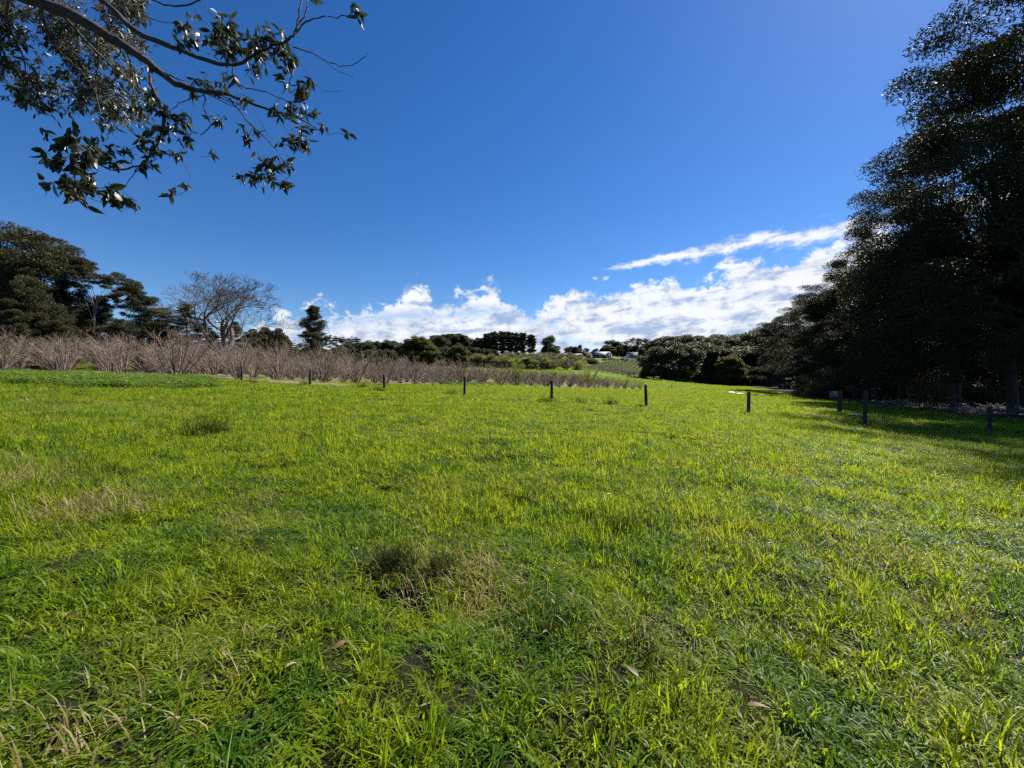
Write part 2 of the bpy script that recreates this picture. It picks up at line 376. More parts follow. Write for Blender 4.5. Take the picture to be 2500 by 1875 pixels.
z0 = np.maximum(orc, strip*.9); z1 = forest_mask(GX, GY); z2 = np.clip((np.hypot(GX, GY)-25)/50, 0, 1)
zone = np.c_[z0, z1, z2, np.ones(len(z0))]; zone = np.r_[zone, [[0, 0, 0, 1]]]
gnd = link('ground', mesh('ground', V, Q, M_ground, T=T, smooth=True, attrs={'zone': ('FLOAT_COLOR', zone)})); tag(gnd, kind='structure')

# ------------------------------------------------------------------ grass (patches of blades instanced on points kept in the same mesh)
def blades(n, R, h, wd, rng, lean=.6, seg=3, power=.5, clump=0.0, per=20):
    if clump:
        nc = max(4, n//per); a = rng.uniform(0, 2*pi, nc); r = R*rng.uniform(0, 1, nc)**.5; ci = rng.integers(0, nc, n); o2 = rng.normal(0, clump, (n, 2))
        B = np.c_[(r*np.cos(a))[ci]+o2[:, 0], (r*np.sin(a))[ci]+o2[:, 1], np.full(n, -.02)]
        H = h*rng.lognormal(0, .28, n)*rng.lognormal(-.05, .38, nc)[ci]; la = np.arctan2(o2[:, 1], o2[:, 0])+rng.normal(0, .7, n)
    else:
        a = rng.uniform(0, 2*pi, n); r = R*rng.uniform(0, 1, n)**power
        B = np.c_[r*np.cos(a), r*np.sin(a), np.full(n, -.02)]
        H = h*rng.lognormal(0, .35, n); la = rng.uniform(0, 2*pi, n)
    le = np.abs(rng.normal(0, lean, n))+.12
    D = np.c_[np.cos(la), np.sin(la), np.zeros(n)]; W = wd*rng.uniform(.6, 1.4, n)
    tw = la+pi/2+rng.normal(0, .5, n); Sd = np.c_[np.cos(tw), np.sin(tw), np.zeros(n)]
    rows = []
    for k_ in range(seg+1):
        s_ = k_/seg; th = le*(.35+1.5*s_)
        off = D*(H*s_*np.sin(np.minimum(th, 1.9)))[:, None]; up = (H*s_*np.cos(np.minimum(th, 1.75)))
        c_ = B+off; c_[:, 2] += up
        wk = W*(1-s_**2.2)*.5+.0004
        rows.append(c_-Sd*wk[:, None]); rows.append(c_+Sd*wk[:, None])
    V = np.stack(rows, 1).reshape(-1, 3); m_ = 2*(seg+1)
    q = np.array([[2*k_, 2*k_+1, 2*k_+3, 2*k_+2] for k_ in range(seg)])
    Q = (np.arange(n)[:, None, None]*m_+q[None]).reshape(-1, 4)
    return V, Q
def scatter(name, patches, pts, vid, rot, scl, mat):
    nV = sum(len(v) for v, q in patches)
    V = []; Q = []; kind = []; o_ = 0
    for k_, (v, q) in enumerate(patches):
        V.append(v); Q.append(q+o_); kind.append(np.full(len(v), k_)); o_ += len(v)
    V.append(pts); kind.append(np.full(len(pts), -1))
    npad = nV
    att = {'kind': ('INT', np.concatenate(kind).astype(np.int32)),
           'vid': ('INT', np.r_[np.zeros(npad), vid].astype(np.int32)),
           'rot': ('FLOAT', np.r_[np.zeros(npad), rot].astype(np.float32)),
           'scl': ('FLOAT', np.r_[np.ones(npad), scl].astype(np.float32))}
    me = mesh(name, np.concatenate(V), np.concatenate(Q), mat, attrs=att)
    ob = link(name, me); g = bpy.data.node_groups.new(name+'_scatter', 'GeometryNodeTree')
    g.interface.new_socket('Geometry', in_out='INPUT', socket_type='NodeSocketGeometry')
    g.interface.new_socket('Geometry', in_out='OUTPUT', socket_type='NodeSocketGeometry')
    gi = N(g, 'NodeGroupInput'); go = N(g, 'NodeGroupOutput')
    def named(nm, ty):
        n = N(g, 'GeometryNodeInputNamedAttribute'); n.data_type = ty; n.inputs['Name'].default_value = nm; return n.outputs[0]
    kd = named('kind', 'INT')
    def sel(k_):
        c_ = N(g, 'FunctionNodeCompare'); c_.data_type = 'INT'; c_.operation = 'EQUAL'
        g.links.new(kd, c_.inputs[2]); c_.inputs[3].default_value = k_
        s_ = N(g, 'GeometryNodeSeparateGeometry'); s_.domain = 'POINT'
        g.links.new(gi.outputs[0], s_.inputs[0]); g.links.new(c_.outputs[0], s_.inputs[1]); return s_.outputs[0]
    jn = N(g, 'GeometryNodeJoinGeometry')
    for k_ in reversed(range(len(patches))):
        ti = N(g, 'GeometryNodeGeometryToInstance'); g.links.new(sel(k_), ti.inputs[0]); g.links.new(ti.outputs[0], jn.inputs[0])
    ip = N(g, 'GeometryNodeInstanceOnPoints'); g.links.new(sel(-1), ip.inputs['Points']); g.links.new(jn.outputs[0], ip.inputs['Instance'])
    ip.inputs['Pick Instance'].default_value = True; g.links.new(named('vid', 'INT'), ip.inputs['Instance Index'])
    cr = N(g, 'ShaderNodeCombineXYZ'); g.links.new(named('rot', 'FLOAT'), cr.inputs[2]); g.links.new(cr.outputs[0], ip.inputs['Rotation'])
    cs_ = N(g, 'ShaderNodeCombineXYZ'); cs_.inputs[0].default_value = 1; cs_.inputs[1].default_value = 1; g.links.new(named('scl', 'FLOAT'), cs_.inputs[2]); g.links.new(cs_.outputs[0], ip.inputs['Scale']); g.links.new(ip.outputs[0], go.inputs[0])
    md = ob.modifiers.new('scatter', 'NODES'); md.node_group = g
    return ob
rng = np.random.default_rng(5)
pat = []
for k_ in range(5): pat.append(blades(340, .25, .080, .0084, rng, .95, 3, .5, .028, 17))
for k_ in range(4): pat.append(blades(700, .55, .082, .0115, rng, .85, 3, .5, .045, 18))
for k_ in range(4): pat.append(blades(950, 1.0, .090, .018, rng, .7, 2, .5, .08, 24))
for k_ in range(3): pat.append(blades(1100, 2.6, .15, .045, rng, .5, 2, .5, .22, 26))
for k_ in range(2): pat.append(blades(130, .15, .125, .0090, rng, .75))     # long tufts
def field(r0, r1, dens, vids, s0, s1, keep):
    c_ = dens**-.5; gx = np.arange(-1.5*r1-3, 1.5*r1+3, c_); gy = np.arange(-1.5, r1, c_)
    X, Y = np.meshgrid(gx, gy); X = X.ravel()+rng.uniform(-.5, .5, X.size)*c_; Y = Y.ravel()+rng.uniform(-.5, .5, Y.size)*c_
    R = np.maximum(Y, np.hypot(X, Y)*.72)
    ok = (R >= r0) & (R < r1) & (np.abs(X) < 1.42*Y+2.4)
    X = X[ok]; Y = Y[ok]; ok = keep(X, Y); X = X[ok]; Y = Y[ok]
    return X, Y, rng.choice(vids, len(X)), rng.uniform(s0, s1, len(X))
def gk(X, Y):
    hol = np.zeros(X.shape, bool)
    for hx, hy, hr, hd in HOLLOWS[:2]: hol |= np.hypot(X-hx, Y-hy) < hr*1.0  # left bare so the near-black soil reads as a shaded hole
    o_ = in_orchard(X, Y) & (rng.uniform(0, 1, X.shape) > .06)
    st = (Y > fence_y(X)+1.0) & (Y < fence_y(X)+13) & (X < -14) & (rng.uniform(0, 1, X.shape) > .03)
    return ~o_ & ~st & ~hol & (forest_mask(X, Y) < rng.uniform(.3, 1, X.shape))
out_ = [field(0, 7, 27, range(0, 5), .75, 1.25, gk), field(7, 20, 7, range(5, 9), .8, 1.3, gk),
        field(20, 62, 1.9, range(9, 13), .8, 1.3, gk), field(62, 215, .16, range(13, 16), .8, 1.3, lambda X, Y: gk(X, Y) & ~((X > 25) & (X < 80) & (Y > 160))),
        field(0, 40, 2.4, range(16, 18), .7, 1.3, lambda X, Y: gk(X, Y) & (fbm(X/.9, Y/.9, 21) > .55))]
GXp = np.concatenate([o_[0] for o_ in out_]); GYp = np.concatenate([o_[1] for o_ in out_])
vidp = np.concatenate([o_[2] for o_ in out_]); sp_ = np.concatenate([o_[3] for o_ in out_])
fb_ = lambda k_, c_: np.clip((fbm(GXp/k_, GYp/k_, c_)-.28)/.44, 0, 1)
cl_ = fb_(.55, 33); sp_ = sp_*(.30+.85*cl_+.5*fb_(2.6, 35)**2)
grass = scatter('grass', pat, np.c_[GXp, GYp, gz(GXp, GYp)], vidp, rng.uniform(0, 6.28, len(GXp)), sp_, M_grass)
tag(grass, 'bright green pasture grass covering the whole field', 'grass', kind='stuff')
# dry straw-coloured grass in patches
spots = [(1150, 1440, .35, 26), (1200, 1490, .3, 16), (30, 1150, .8, 34), (120, 1180, .6, 20), (60, 985, 2.2, 46), (130, 1000, 1.6, 30), (330, 1000, 1.6, 34), (250, 1260, .5, 18), (300, 1230, .5, 16), (600, 1290, .5, 10),
         (1330, 1185, .5, 10), (2030, 1330, .6, 12), (2200, 1430, .5, 14), (2240, 1470, .4, 10), (470, 1060, .8, 14), (610, 1235, .4, 10), (650, 1250, .3, 8), (1590, 1560, .25, 8), (1540, 1620, .3, 8), (2380, 1820, .3, 10), (250, 1800, .25, 6), (1030, 1380, .25, 14), (955, 1400, .25, 10)]
def ground_hit(px, py):
    """point on the terrain seen at a photo pixel"""
    Y = 1.0
    Ys = np.geomspace(1.0, 300, 900); X = (px-CX)/F*Ys; z = base_z(X, Ys); ray = (HY-py)/F*Ys
    k_ = np.argmax(ray < z); return X[k_], Ys[k_]
dx, dy = [], []
for px, py, r_, n in spots:
    n = max(3, int(n*(1.0 if px < 400 else .45)))
    X0, Y0 = ground_hit(px, py); dx += list(X0+rng.normal(0, r_*.6, n)); dy += list(Y0+rng.normal(0, r_*.5, n))
xx = rng.uniform(-30, 30, 2600); yy = rng.uniform(.8, 24, 2600); ok = (np.abs(xx) < 1.4*yy+1) & (fbm(xx/1.5, yy/1.5, 55) > .66)
dx = np.r_[dx, xx[ok]]; dy = np.r_[dy, yy[ok]]
dpat = [blades(60, .26, .125, .006, rng, .95) for k_ in range(3)]
dry = scatter('dry_grass', dpat, np.c_[dx, dy, gz(dx, dy)], rng.integers(0, 3, len(dx)), rng.uniform(0, 6.28, len(dx)), rng.uniform(.7, 1.3, len(dx)), M_dry)
tag(dry, 'dead straw coloured grass stems mixed into the green pasture', 'dry grass', kind='stuff')
# leafy weeds at the left behind the grass
wx, wy = [], []
for px0, px1, py0, py1, n in [(40, 330, 920, 940, 900), (200, 480, 922, 948, 700), (0, 120, 918, 930, 200), (1060, 1350, 934, 942, 380)]:
    q = np.array([ground_hit(a, b) for a, b in zip(rng.uniform(px0, px1, 60), rng.uniform(py0, py1, 60))])
    k_ = rng.integers(0, 60, n); wx += list(q[k_, 0]+rng.normal(0, .8, n)); wy += list(q[k_, 1]+rng.normal(0, .8, n))
wx = np.array(wx); wy = np.array(wy); wpts = np.c_[wx, wy, gz(wx, wy)]
ok = wy > 9; wpts = wpts[ok]
wpat = []
for k_ in range(3):
    n = 60; C = rng.normal(0, 1, (n, 3))*[.20, .20, .0]+np.c_[np.zeros(n), np.zeros(n), rng.uniform(.05, .42, n)]
    wpat.append(leaves(C, np.c_[rng.normal(0, 1, (n, 2)), rng.normal(-.1, .3, n)], rng.uniform(.08, .16, n), rng.uniform(.06, .11, n), rng, np.tile([[0, 0, 1.]], (n, 1))+rng.normal(0, .25, (n, 3))))
weeds = scatter('leafy_weeds', wpat, wpts, rng.integers(0, 3, len(wpts)), rng.uniform(0, 6.28, len(wpts)), rng.uniform(.6, 1.2, len(wpts)), M_weed)
tag(weeds, 'broad leaved lime green weeds growing along the orchard fence', 'weeds', kind='stuff')

# tussocks: single clumps standing out of the turf
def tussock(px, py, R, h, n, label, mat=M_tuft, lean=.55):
    X0, Y0 = ground_hit(px, py); v, q = blades(n, R, h, .006, rng, lean, 4, .8)
    o_ = link('grass_tussock', mesh('grass_tussock', v, q, mat)); o_.location = (X0, Y0, g1(X0, Y0)-.01)
    tag(o_, label, 'tussock'); return o_
tussock(965, 1395, .17, .17, 700, 'large grass tussock with a shade-black hollow at its foot in the near middle field')
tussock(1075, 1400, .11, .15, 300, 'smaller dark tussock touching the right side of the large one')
tussock(600, 1395, .22, .18, 500, 'deep green lush tussock left of the large dark tussock', M_grass)
tussock(1275, 1215, .22, .16, 500, 'brownish tussock beyond the large one, near the centre of the field')
tussock(1535, 1290, .20, .15, 500, 'flattened dark tussock with straw, right of the field centre')
tussock(500, 1060, .45, .42, 700, 'isolated dark tussock far out in the left half of the field')
tussock(40, 1200, .45, .26, 600, 'brown straw covered mound of grass at the left picture edge', M_dry, .8)
tussock(230, 1160, .30, .24, 400, 'dark tussock beside the brown mound at the left')
tussock(1570, 1625, .12, .13, 220, 'small reddish brown tussock in the near right grass')
tussock(1350, 1550, .10, .13, 200, 'small dark tuft around a pale fallen leaf')
for px, lb in [(735, 'first from the left'), (575, 'beneath the fifth post')]: pass
for k_, (px, py) in enumerate([(615, 935), (745, 942), (885, 948), (925, 955), (1100, 965), (1335, 983), (1415, 985), (1490, 990)]):
    tussock(px, py, .45, .45, 330, ['dark grass tuft left of the sixth fence post from the left', 'dark tuft at the foot of the sixth fence post from the left', 'low dark tuft between sixth and seventh fence posts', 'tuft at the foot of the seventh fence post from the left', 'tuft just left of the eighth fence post from the left', 'wide tuft at the foot of the ninth fence post from the left', 'faint tuft right of the ninth fence post from the left', 'faint tuft midway between the ninth and tenth fence posts'][k_])
# fallen gum leaves
def leafshape(L, W, bend=.2, n=5):
    s_ = np.linspace(0, 1, n); wd = np.sin(np.pi*s_**.75)*.5*W+.0008; V = []
    for a, b in zip(s_, wd):
        z = -bend*L*a*a; y = a*L
        V += [(-b, y, z+b*.25), (0, y, z), (b, y, z+b*.25)]
    Q = []
    for k_ in range(n-1):
        o_ = 3*k_; Q += [[o_, o_+1, o_+4, o_+3], [o_+1, o_+2, o_+5, o_+4]]
    return np.array(V), np.array(Q)
for px, py, L, m_, lb in [(755, 1560, .15, M_dead, 'brown fallen leaf, uppermost of the litter in the near left grass'), (720, 1595, .13, M_dead, 'dark red brown fallen leaf in the middle of the near left litter'),
                       (745, 1580, .12, M_deadp, 'pale fallen leaf lying across the near left litter'), (690, 1630, .10, M_deadp, 'pale curled leaf below the red brown one'),
                       (650, 1650, .09, M_deadp, 'small pinkish fallen leaf at the left end of the litter'), (695, 1690, .10, M_deadp, 'lone pale leaf under the litter in the near left grass'),
                       (820, 1775, .11, M_dead, 'brown fallen leaf near the bottom edge, left of centre'), (1325, 1565, .17, M_deadp, 'long pale fallen leaf in a small tuft, right of centre'),
                       (1560, 1700, .10, M_deadp, 'small pale leaf fallen in the near right grass')]:
    X0, Y0 = ground_hit(px, py); L *= .8; v, q = leafshape(L, L*.28, .45)
    o_ = link('fallen_leaf', mesh('fallen_leaf', v, q, m_, smooth=True)); o_.location = (X0, Y0, g1(X0, Y0)+.06); o_.rotation_euler = (rng.uniform(-.4, .5), rng.uniform(-.5, .5), rng.uniform(-1.2, 1.2))
    tag(o_, lb, 'leaf', 'fallen leaves in the grass')

rl = np.random.default_rng(77)
for k_ in range(34):
    Y0 = rl.uniform(1.8, 6.5); X0 = rl.uniform(-1.2, .9)*Y0; L = rl.uniform(.05, .10); v, q = leafshape(L, L*.3, .4)
    o_ = link('fallen_leaf', mesh('fallen_leaf', v, q, M_dead if k_ % 2 else M_deadp, smooth=True)); o_.location = (X0, Y0, g1(X0, Y0)+rl.uniform(.02, .05)); o_.rotation_euler = (rl.uniform(-.5, .6), rl.uniform(-.6, .6), rl.uniform(0, 6.28))
    tag(o_, 'small curled fallen leaf sunk into the near grass', 'leaf', 'small fallen leaves sunk into the grass')

# ------------------------------------------------------------------ tree builders: each returns (trunk mesh, crown mesh, height)
def pads(tips, R, flat, n, L, W, rng, shell=.75, hang=0.0, up=True):
    C = []; D = []
    for tp in tips:
        r_ = R*rng.uniform(.65, 1.35); m_ = int(n*rng.uniform(.6, 1.4)*(r_/R)**2)
        d = unit(rng.normal(0, 1, (m_, 3))); d[:, 2] = np.abs(d[:, 2])*(1 if up else 1)*np.where(rng.uniform(0, 1, m_) < .72, 1, -1)
        rr = r_*rng.uniform(0, 1, m_)**(1-shell+.15)
        C.append(tp+d*rr[:, None]*[1, 1, flat]); D.append(d*[1, 1, .4]+rng.normal(0, .7, (m_, 3))-[0, 0, hang])
    C = np.concatenate(C); D = np.concatenate(D)
    return leaves(C, D, L*rng.uniform(.6, 1.4, len(C)), W*rng.uniform(.6, 1.4, len(C)), rng)
def gum(seed, H, depth=5, a0=.42, r0=.42, pad=(1.5, .42, 330), leaf=(.28, .10), low=6, fork=.34, barkm=None, leafm=None, up0=.05, lean=(0, 0, 0), thin=0):
    rng = np.random.default_rng(seed); g = Geo(); tips = []
    def rec(p, d, L, r, lev):
        n = 5 if lev < 2 else 3
        P, de = path(p, d, L, n, .10+.03*lev, up0, rng)
        g.tube(P, np.linspace(r, r*.68, n+1), 8 if lev == 0 else (5 if lev < 3 else 3), cap=False)
        if lev >= depth: tips.append(P[-1]); return
        kids = rng.integers(2, 4)
        for c_ in range(kids):
            rec(P[-1], tilt(de, a0*rng.uniform(.5, 1.4), rng), L*rng.uniform(.62, .84), r*.68*rng.uniform(.62, .85), lev+1)
        if lev >= 1 and rng.uniform() < .6:
            rec(P[len(P)//2], tilt(de, a0*1.7, rng), L*.55, r*.4, min(depth, lev+2))
        if lev >= depth-1: tips.append(P[-1])
    P, de = path((0, 0, -.3), unit(np.array([0, 0, 1.])+np.array(lean)), H*fork, 6, .035, .02, rng)
    g.tube(P, np.linspace(r0, r0*.72, 7), 9, cap=False)
    for c_ in range(3): rec(P[-1], tilt(de, a0*rng.uniform(.5, 1.1), rng), H*.235, r0*.55, 1)
    for c_ in range(low):
        a = rng.uniform(0, 2*pi); q = P[rng.integers(3, 7)]+0; k_ = 2
        rec(q, unit([cos(a), sin(a), rng.uniform(.15, .7)]), H*.17, r0*.3, 2)
    tips = np.array(tips)
    if thin: tips = tips[rng.uniform(0, 1, len(tips)) > thin]
    zt = tips[:, 2].max()+pad[0]*pad[1]
    V, Q = pads(tips, pad[0], pad[1], pad[2], leaf[0], leaf[1], rng)
    return g.me('trunk', barkm or M_gbark, True), mesh('crown', V, Q, leafm or M_gum), zt
def tiers(seed, H, prof, nb=60, h0=.1, rise=.15, pad=(1.0, .35, 130), leaf=(.3, .09), r0=.4, step=1.4, barkm=None, leafm=None, jit=.25, kinky=.1):
    """central stem with side limbs carrying flat pads; prof(s) = radius at relative height s"""
    rng = np.random.default_rng(seed); g = Geo(); tips = []
    P, _ = path((0, 0, -.3), (0, 0, 1), H*.97+.3, 12, .02, .02, rng); g.tube(P, np.linspace(r0, .05, 13), 8, cap=False)
    for b in range(nb):
        s_ = h0+(1-h0)*((b+.5)/nb)**.92; a = b*2.399+rng.normal(0, .35); R = prof(s_)*rng.uniform(1-jit, 1+jit*.6)
        q = np.array([np.interp(s_*H, P[:, 2], P[:, 0]), np.interp(s_*H, P[:, 2], P[:, 1]), s_*H])
        n = max(3, int(R/step)+2)
        B, de = path(q, (cos(a), sin(a), rise+rng.normal(0, .08)), R, n, kinky, 0.0, rng)
        g.tube(B, np.linspace(max(.03, r0*.3*(1.1-s_)), .015, n+1), 4, cap=False)
        for k_ in range(1, n+1):
            if k_/n > .3: tips.append(B[k_]+rng.normal(0, .15, 3))
            if k_/n > .3 and R > 3: tips.append(B[k_]+np.array([-sin(a), cos(a), 0])*rng.uniform(-1, 1)*R*.28)
    tips = np.array(tips); V, Q = pads(tips, pad[0], pad[1], pad[2], leaf[0], leaf[1], rng)
    return g.me('trunk', barkm or M_bark, True), mesh('crown', V, Q, leafm or M_cedar), max(H, tips[:, 2].max())
def bush(seed, H, R, n=2600, leaf=(.16, .09), leafm=None, nst=9, clump=22):
    rng = np.random.default_rng(seed); g = Geo(); tips = []
    for k_ in range(nst):
        a = rng.uniform(0, 2*pi); P, de = path((rng.normal(0, .1), rng.normal(0, .1), -.1), (cos(a)*.7, sin(a)*.7, 1), H*.7, 4, .15, .05, rng)
        g.tube(P, np.linspace(.05, .015, 5), 4, cap=False)
    C = unit(rng.normal(0, 1, (clump, 3)))*rng.uniform(.3, 1, (clump, 1)); C[:, 2] = np.abs(C[:, 2]); C = C*[R*.8, R*.8, H*.8]+[0, 0, H*.15]
    V, Q = pads(C, R*.42, .6, n/clump, leaf[0], leaf[1], rng, .5)
    return g.me('stem', M_bark, True), mesh('foliage', V, Q, leafm or M_bush), H
def bare(seed, H, depth=7, a0=.45, r0=.35, fork=.12, mat=None, wob=.12, ratio=(.66, .86), kids=(2, 4), L0=.2, min_r=.008, side=.55):
    rng = np.random.default_rng(seed); g = Geo(); top = [0]
    def rec(p, d, L, r, lev):
        n = 4 if lev < 3 else 2
        P, de = path(p, d, L, n, wob+.02*lev, .03, rng); r2 = max(min_r, r*.7); top[0] = max(top[0], P[-1][2])
        g.tube(P, np.linspace(r, r2, n+1), 7 if lev < 2 else (5 if lev < 3 else 3), cap=False)
        if lev >= depth: return
        for c_ in range(rng.integers(*kids)):
            rec(P[-1], tilt(de, a0*rng.uniform(.4, 1.4), rng), L*rng.uniform(*ratio), r2*rng.uniform(.6, .88), lev+1)
        if lev > 0 and rng.uniform() < side: rec(P[len(P)//2], tilt(de, a0*1.8, rng), L*.7, r2*.5, min(depth, lev+2))
    P, de = path((0, 0, -.2), (0, 0, 1), H*fork, 4, .03, 0, rng); g.tube(P, np.linspace(r0*1.25, r0, 5), 9, cap=False)
    for c_ in range(3): rec(P[-1], tilt(de, a0*rng.uniform(.4, .85), rng), H*L0, r0*.6, 1)
    return g.me('trunk', mat or M_dtwig, True), top[0]
def hazel(seed, H, nst=9, spread=.62, mat=None, ntw=8, nbr=11, rt=.0062):
    rng = np.random.default_rng(seed); g = Geo(); gt = Geo(); ends = []
    for s_ in range(nst):
        a = s_*2*pi/nst+rng.normal(0, .45); ti = spread*rng.uniform(.25, 1.15)
        L = H*rng.uniform(.82, 1.08)
        P, de = path((cos(a)*.14, sin(a)*.14, -.05), (cos(a)*sin(ti), sin(a)*sin(ti), cos(ti)), L, 7, .07, .02, rng)
        g.tube(P, np.linspace(.062, .020, 8), 5, cap=False)
        for b in range(nbr):
            f = rng.uniform(.18, 1)*7; k_ = min(6, int(f)); q = P[k_]+(P[k_+1]-P[k_])*(f-k_)
            d = tilt(unit(P[k_+1]-P[k_]), rng.uniform(.3, .9), rng); B, db = path(q, d, L*rng.uniform(.18, .34), 3, .12, .04, rng)
            gt.tube(B, np.linspace(.017, .008, 4), 3, cap=False)
            for t_ in range(ntw):
                e = rng.uniform(0, 1)*3; j_ = min(2, int(e)); q2 = B[j_]+(B[j_+1]-B[j_])*(e-j_)
                T_, _ = path(q2, tilt(unit(B[j_+1]-B[j_]), rng.uniform(.2, .85), rng), rng.uniform(.3, .75), 2, .1, .05, rng)
                gt.tube(T_, [rt, rt*.8, rt*.45], 3, cap=False); ends.append(T_[-1]); ends.append(T_[1])
    # suckers round the foot
    for s_ in range(26):
        a = rng.uniform(0, 6.28); P, de = path((cos(a)*.3*rng.uniform(), sin(a)*.3*rng.uniform(), -.05), (cos(a)*.25, sin(a)*.25, 1), rng.uniform(.4, 1.1), 3, .1, .02, rng)
        g.tube(P, [.01, .008, .006, .004], 3, cap=False)
    return g.me('stems', mat or M_twig, True), gt.me('twigs', mat or M_twig), np.array(ends), H
class Proto:
    def __init__(s, name, parts, H): s.name = name; s.parts = parts; s.H = H
def put(pr, X, Y, H=None, w=1.0, rz=None, label='', cat='tree', group=None, z=None, top=None):
    zb = (g1(X, Y) if z is None else z)-.05
    if top is not None: H = (HY-top)/F*Y-zb
    s_ = (H or pr.H)/pr.H
    r_ = empty(pr.name, (X, Y, zb), rng.uniform(0, 6.28) if rz is None else rz, (s_*w, s_*w, s_))
    for nm, me in pr.parts: link(nm, me, r_)
    tag(r_, label, cat, group); return r_
def putp(pr, px, Y, top, w=1.0, **kw): return put(pr, (px-CX)/F*Y, Y, top=top, w=w, **kw)

rng = np.random.default_rng(11)
GUM = []
for sd in (1, 2, 3, 4):
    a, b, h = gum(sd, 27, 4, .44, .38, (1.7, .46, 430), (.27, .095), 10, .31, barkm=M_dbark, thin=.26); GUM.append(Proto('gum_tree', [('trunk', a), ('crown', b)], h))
FG = []
for sd in (21, 22, 23):
    a, b, h = gum(sd, 18, 4, .50, .28, (1.6, .8, 240), (.42, .20), 18, .18, leafm=M_gum2); FG.append(Proto('gum_tree', [('trunk', a), ('crown', b)], h))
a, b, h = gum(31, 18, 4, .52, .24, (1.25, .26, 300), (.30, .10), 0, .40, leafm=M_cyp, barkm=M_pale); UMB = Proto('gum_tree', [('trunk', a), ('crown', b)], h)
a, b, h = gum(35, 22, 5, .50, .45, (1.30, .50, 210), (.30, .12), 18, .16, leafm=M_cyp, barkm=M_bark); BIG = Proto('cypress_tree', [('trunk', a), ('crown', b)], h)
a, b, h = gum(32, 18, 4, .55, .20, (1.0, .4, 150), (.34, .12), 2, .38, leafm=M_gum2, barkm=M_pale); THIN = Proto('gum_tree', [('trunk', a), ('crown', b)], h)
a, b, h = tiers(41, 22, lambda s: 9.8*(1-s)**.45*(.70+.30*np.sin(s*17)), 74, .06, .34, (1.3, .55, 190), (.34, .12), .6, jit=.45, leafm=M_cyp); CYP = Proto('cypress_tree', [('trunk', a), ('crown', b)], h)
a, b, h = tiers(42, 16, lambda s: 7.6*(1-s)**.40*(.72+.28*np.sin(s*15+1)), 60, .06, .22, (1.2, .42, 180), (.34, .10), .5, jit=.4, leafm=M_cedar); CYD = Proto('cypress_tree', [('trunk', a), ('crown', b)], h)
a, b, h = tiers(43, 14, lambda s: 6.2*(1-s)**.8+.4, 90, .05, -.02, (.85, .26, 110), (.30, .08), .38, leafm=M_cedar); CED = Proto('cedar_tree', [('trunk', a), ('crown', b)], h)
a, b, h = tiers(44, 18, lambda s: 3.6*np.sin(np.clip(s*1.02, 0, 1)**1.0*pi*.86+.30)**.6*(.80+.25*np.sin(s*26+.5)), 90, .04, .18, (.85, .62, 190), (.26, .10), .40, leafm=M_cedar, step=1.1); LON = Proto('pine_tree', [('trunk', a), ('crown', b)], h)
a, b, h = tiers(45, 20, lambda s: 4.3*np.sqrt(max(.05, 1-((s-.68)/.35)**2)) if s > .5 else 3.5+.6*math.sin(s*30), 66, .12, .35, (1.2, .6, 200), (.40, .16), .35, leafm=M_cedar); PIN = Proto('pine_tree', [('trunk', a), ('crown', b)], h)
a, b, h = tiers(46, 12, lambda s: 5.8*np.sqrt(max(.03, 1-((s-.42)/.6)**2)), 80, .08, .3, (1.1, .7, 260), (.36, .18), .3, leafm=M_olive); RND = Proto('round_tree', [('trunk', a), ('crown', b)], h)
a, b, h = tiers(47, 12, lambda s: 3.0*np.sqrt(max(.03, 1-((s-.4)/.62)**2)), 60, .08, .5, (.9, .7, 190), (.36, .16), .25, leafm=M_gum2); PNT = Proto('gum_tree', [('trunk', a), ('crown', b)], h)
BSH = [];
for sd in (51, 52):
    a, b, h = bush(sd, 3.0, 2.2, 3600); BSH.append(Proto('shrub', [('stem', a), ('foliage', b)], h))
a, b, h = bush(53, 4.5, 2.0, 2600, (.26, .13), M_lime); LIM = Proto('willow_bush', [('stem', a), ('foliage', b)], h)
a, b, h = bush(54, 4.0, 2.2, 2600, (.26, .13), M_grey); GRY = Proto('shrub', [('stem', a), ('foliage', b)], h)
a, h = bare(64, 20, 8, .46, .80, .12, M_dtwig, .12, (.66, .84), (2, 4), .24, .021, .6); BARE = Proto('bare_tree', [('trunk', a)], h)

# ------------------------------------------------------------------ hazel orchard
HZ = []
for sd, sprd, ns in ((71, .70, 10), (72, .60, 9), (73, .80, 11), (74, .66, 8)):
    a, b, e, h = hazel(sd, 4.0, ns, sprd); HZ.append(Proto('hazel_bush', [('stems', a), ('twigs', b)], 3.9))
def leafy(seed, mat, n, nst=9, L=.07, spread=.66):
    r2 = np.random.default_rng(seed); a, b, e, h = hazel(seed, 4.0, nst, spread); e = e[r2.integers(0, len(e), n)]+r2.normal(0, .03, (n, 3))
    V, Q = leaves(e, r2.normal(0, 1, (n, 3)), L*r2.uniform(.6, 1.3, n), L*.6*r2.uniform(.6, 1.3, n), r2)
    return Proto('hazel_bush', [('stems', a), ('twigs', b), ('foliage', mesh('foliage', V, Q, mat))], 3.9)
HG = leafy(75, M_lime, 1500); HL = leafy(76, M_lime, 5200, 7, .10, .45)
def orchard_row(label, k_):
    return label
cnt = 0
used = []
for iv in range(0, 15):
    for iu in range(-14, 27):
        u = iu*4.7+(iv % 2)*.6+rng.normal(0, .25); v = iv*5.0+rng.normal(0, .25)+(1.2*sin(u/30) if u > 0 else 0)
        X, Y = OO+OU*u+OV*v
        if not in_orchard(np.array([X]), np.array([Y]))[0]: continue
        if abs(X/Y) > 1.42 or Y > 125: continue
        px = CX+X/Y*F
        if 372 < px < 396 and Y < 60: continue
        # keep only what the picture can show: the first rows seen from the camera
        used.append((Y, X, iv, px))
used.sort()
used = used[:285]
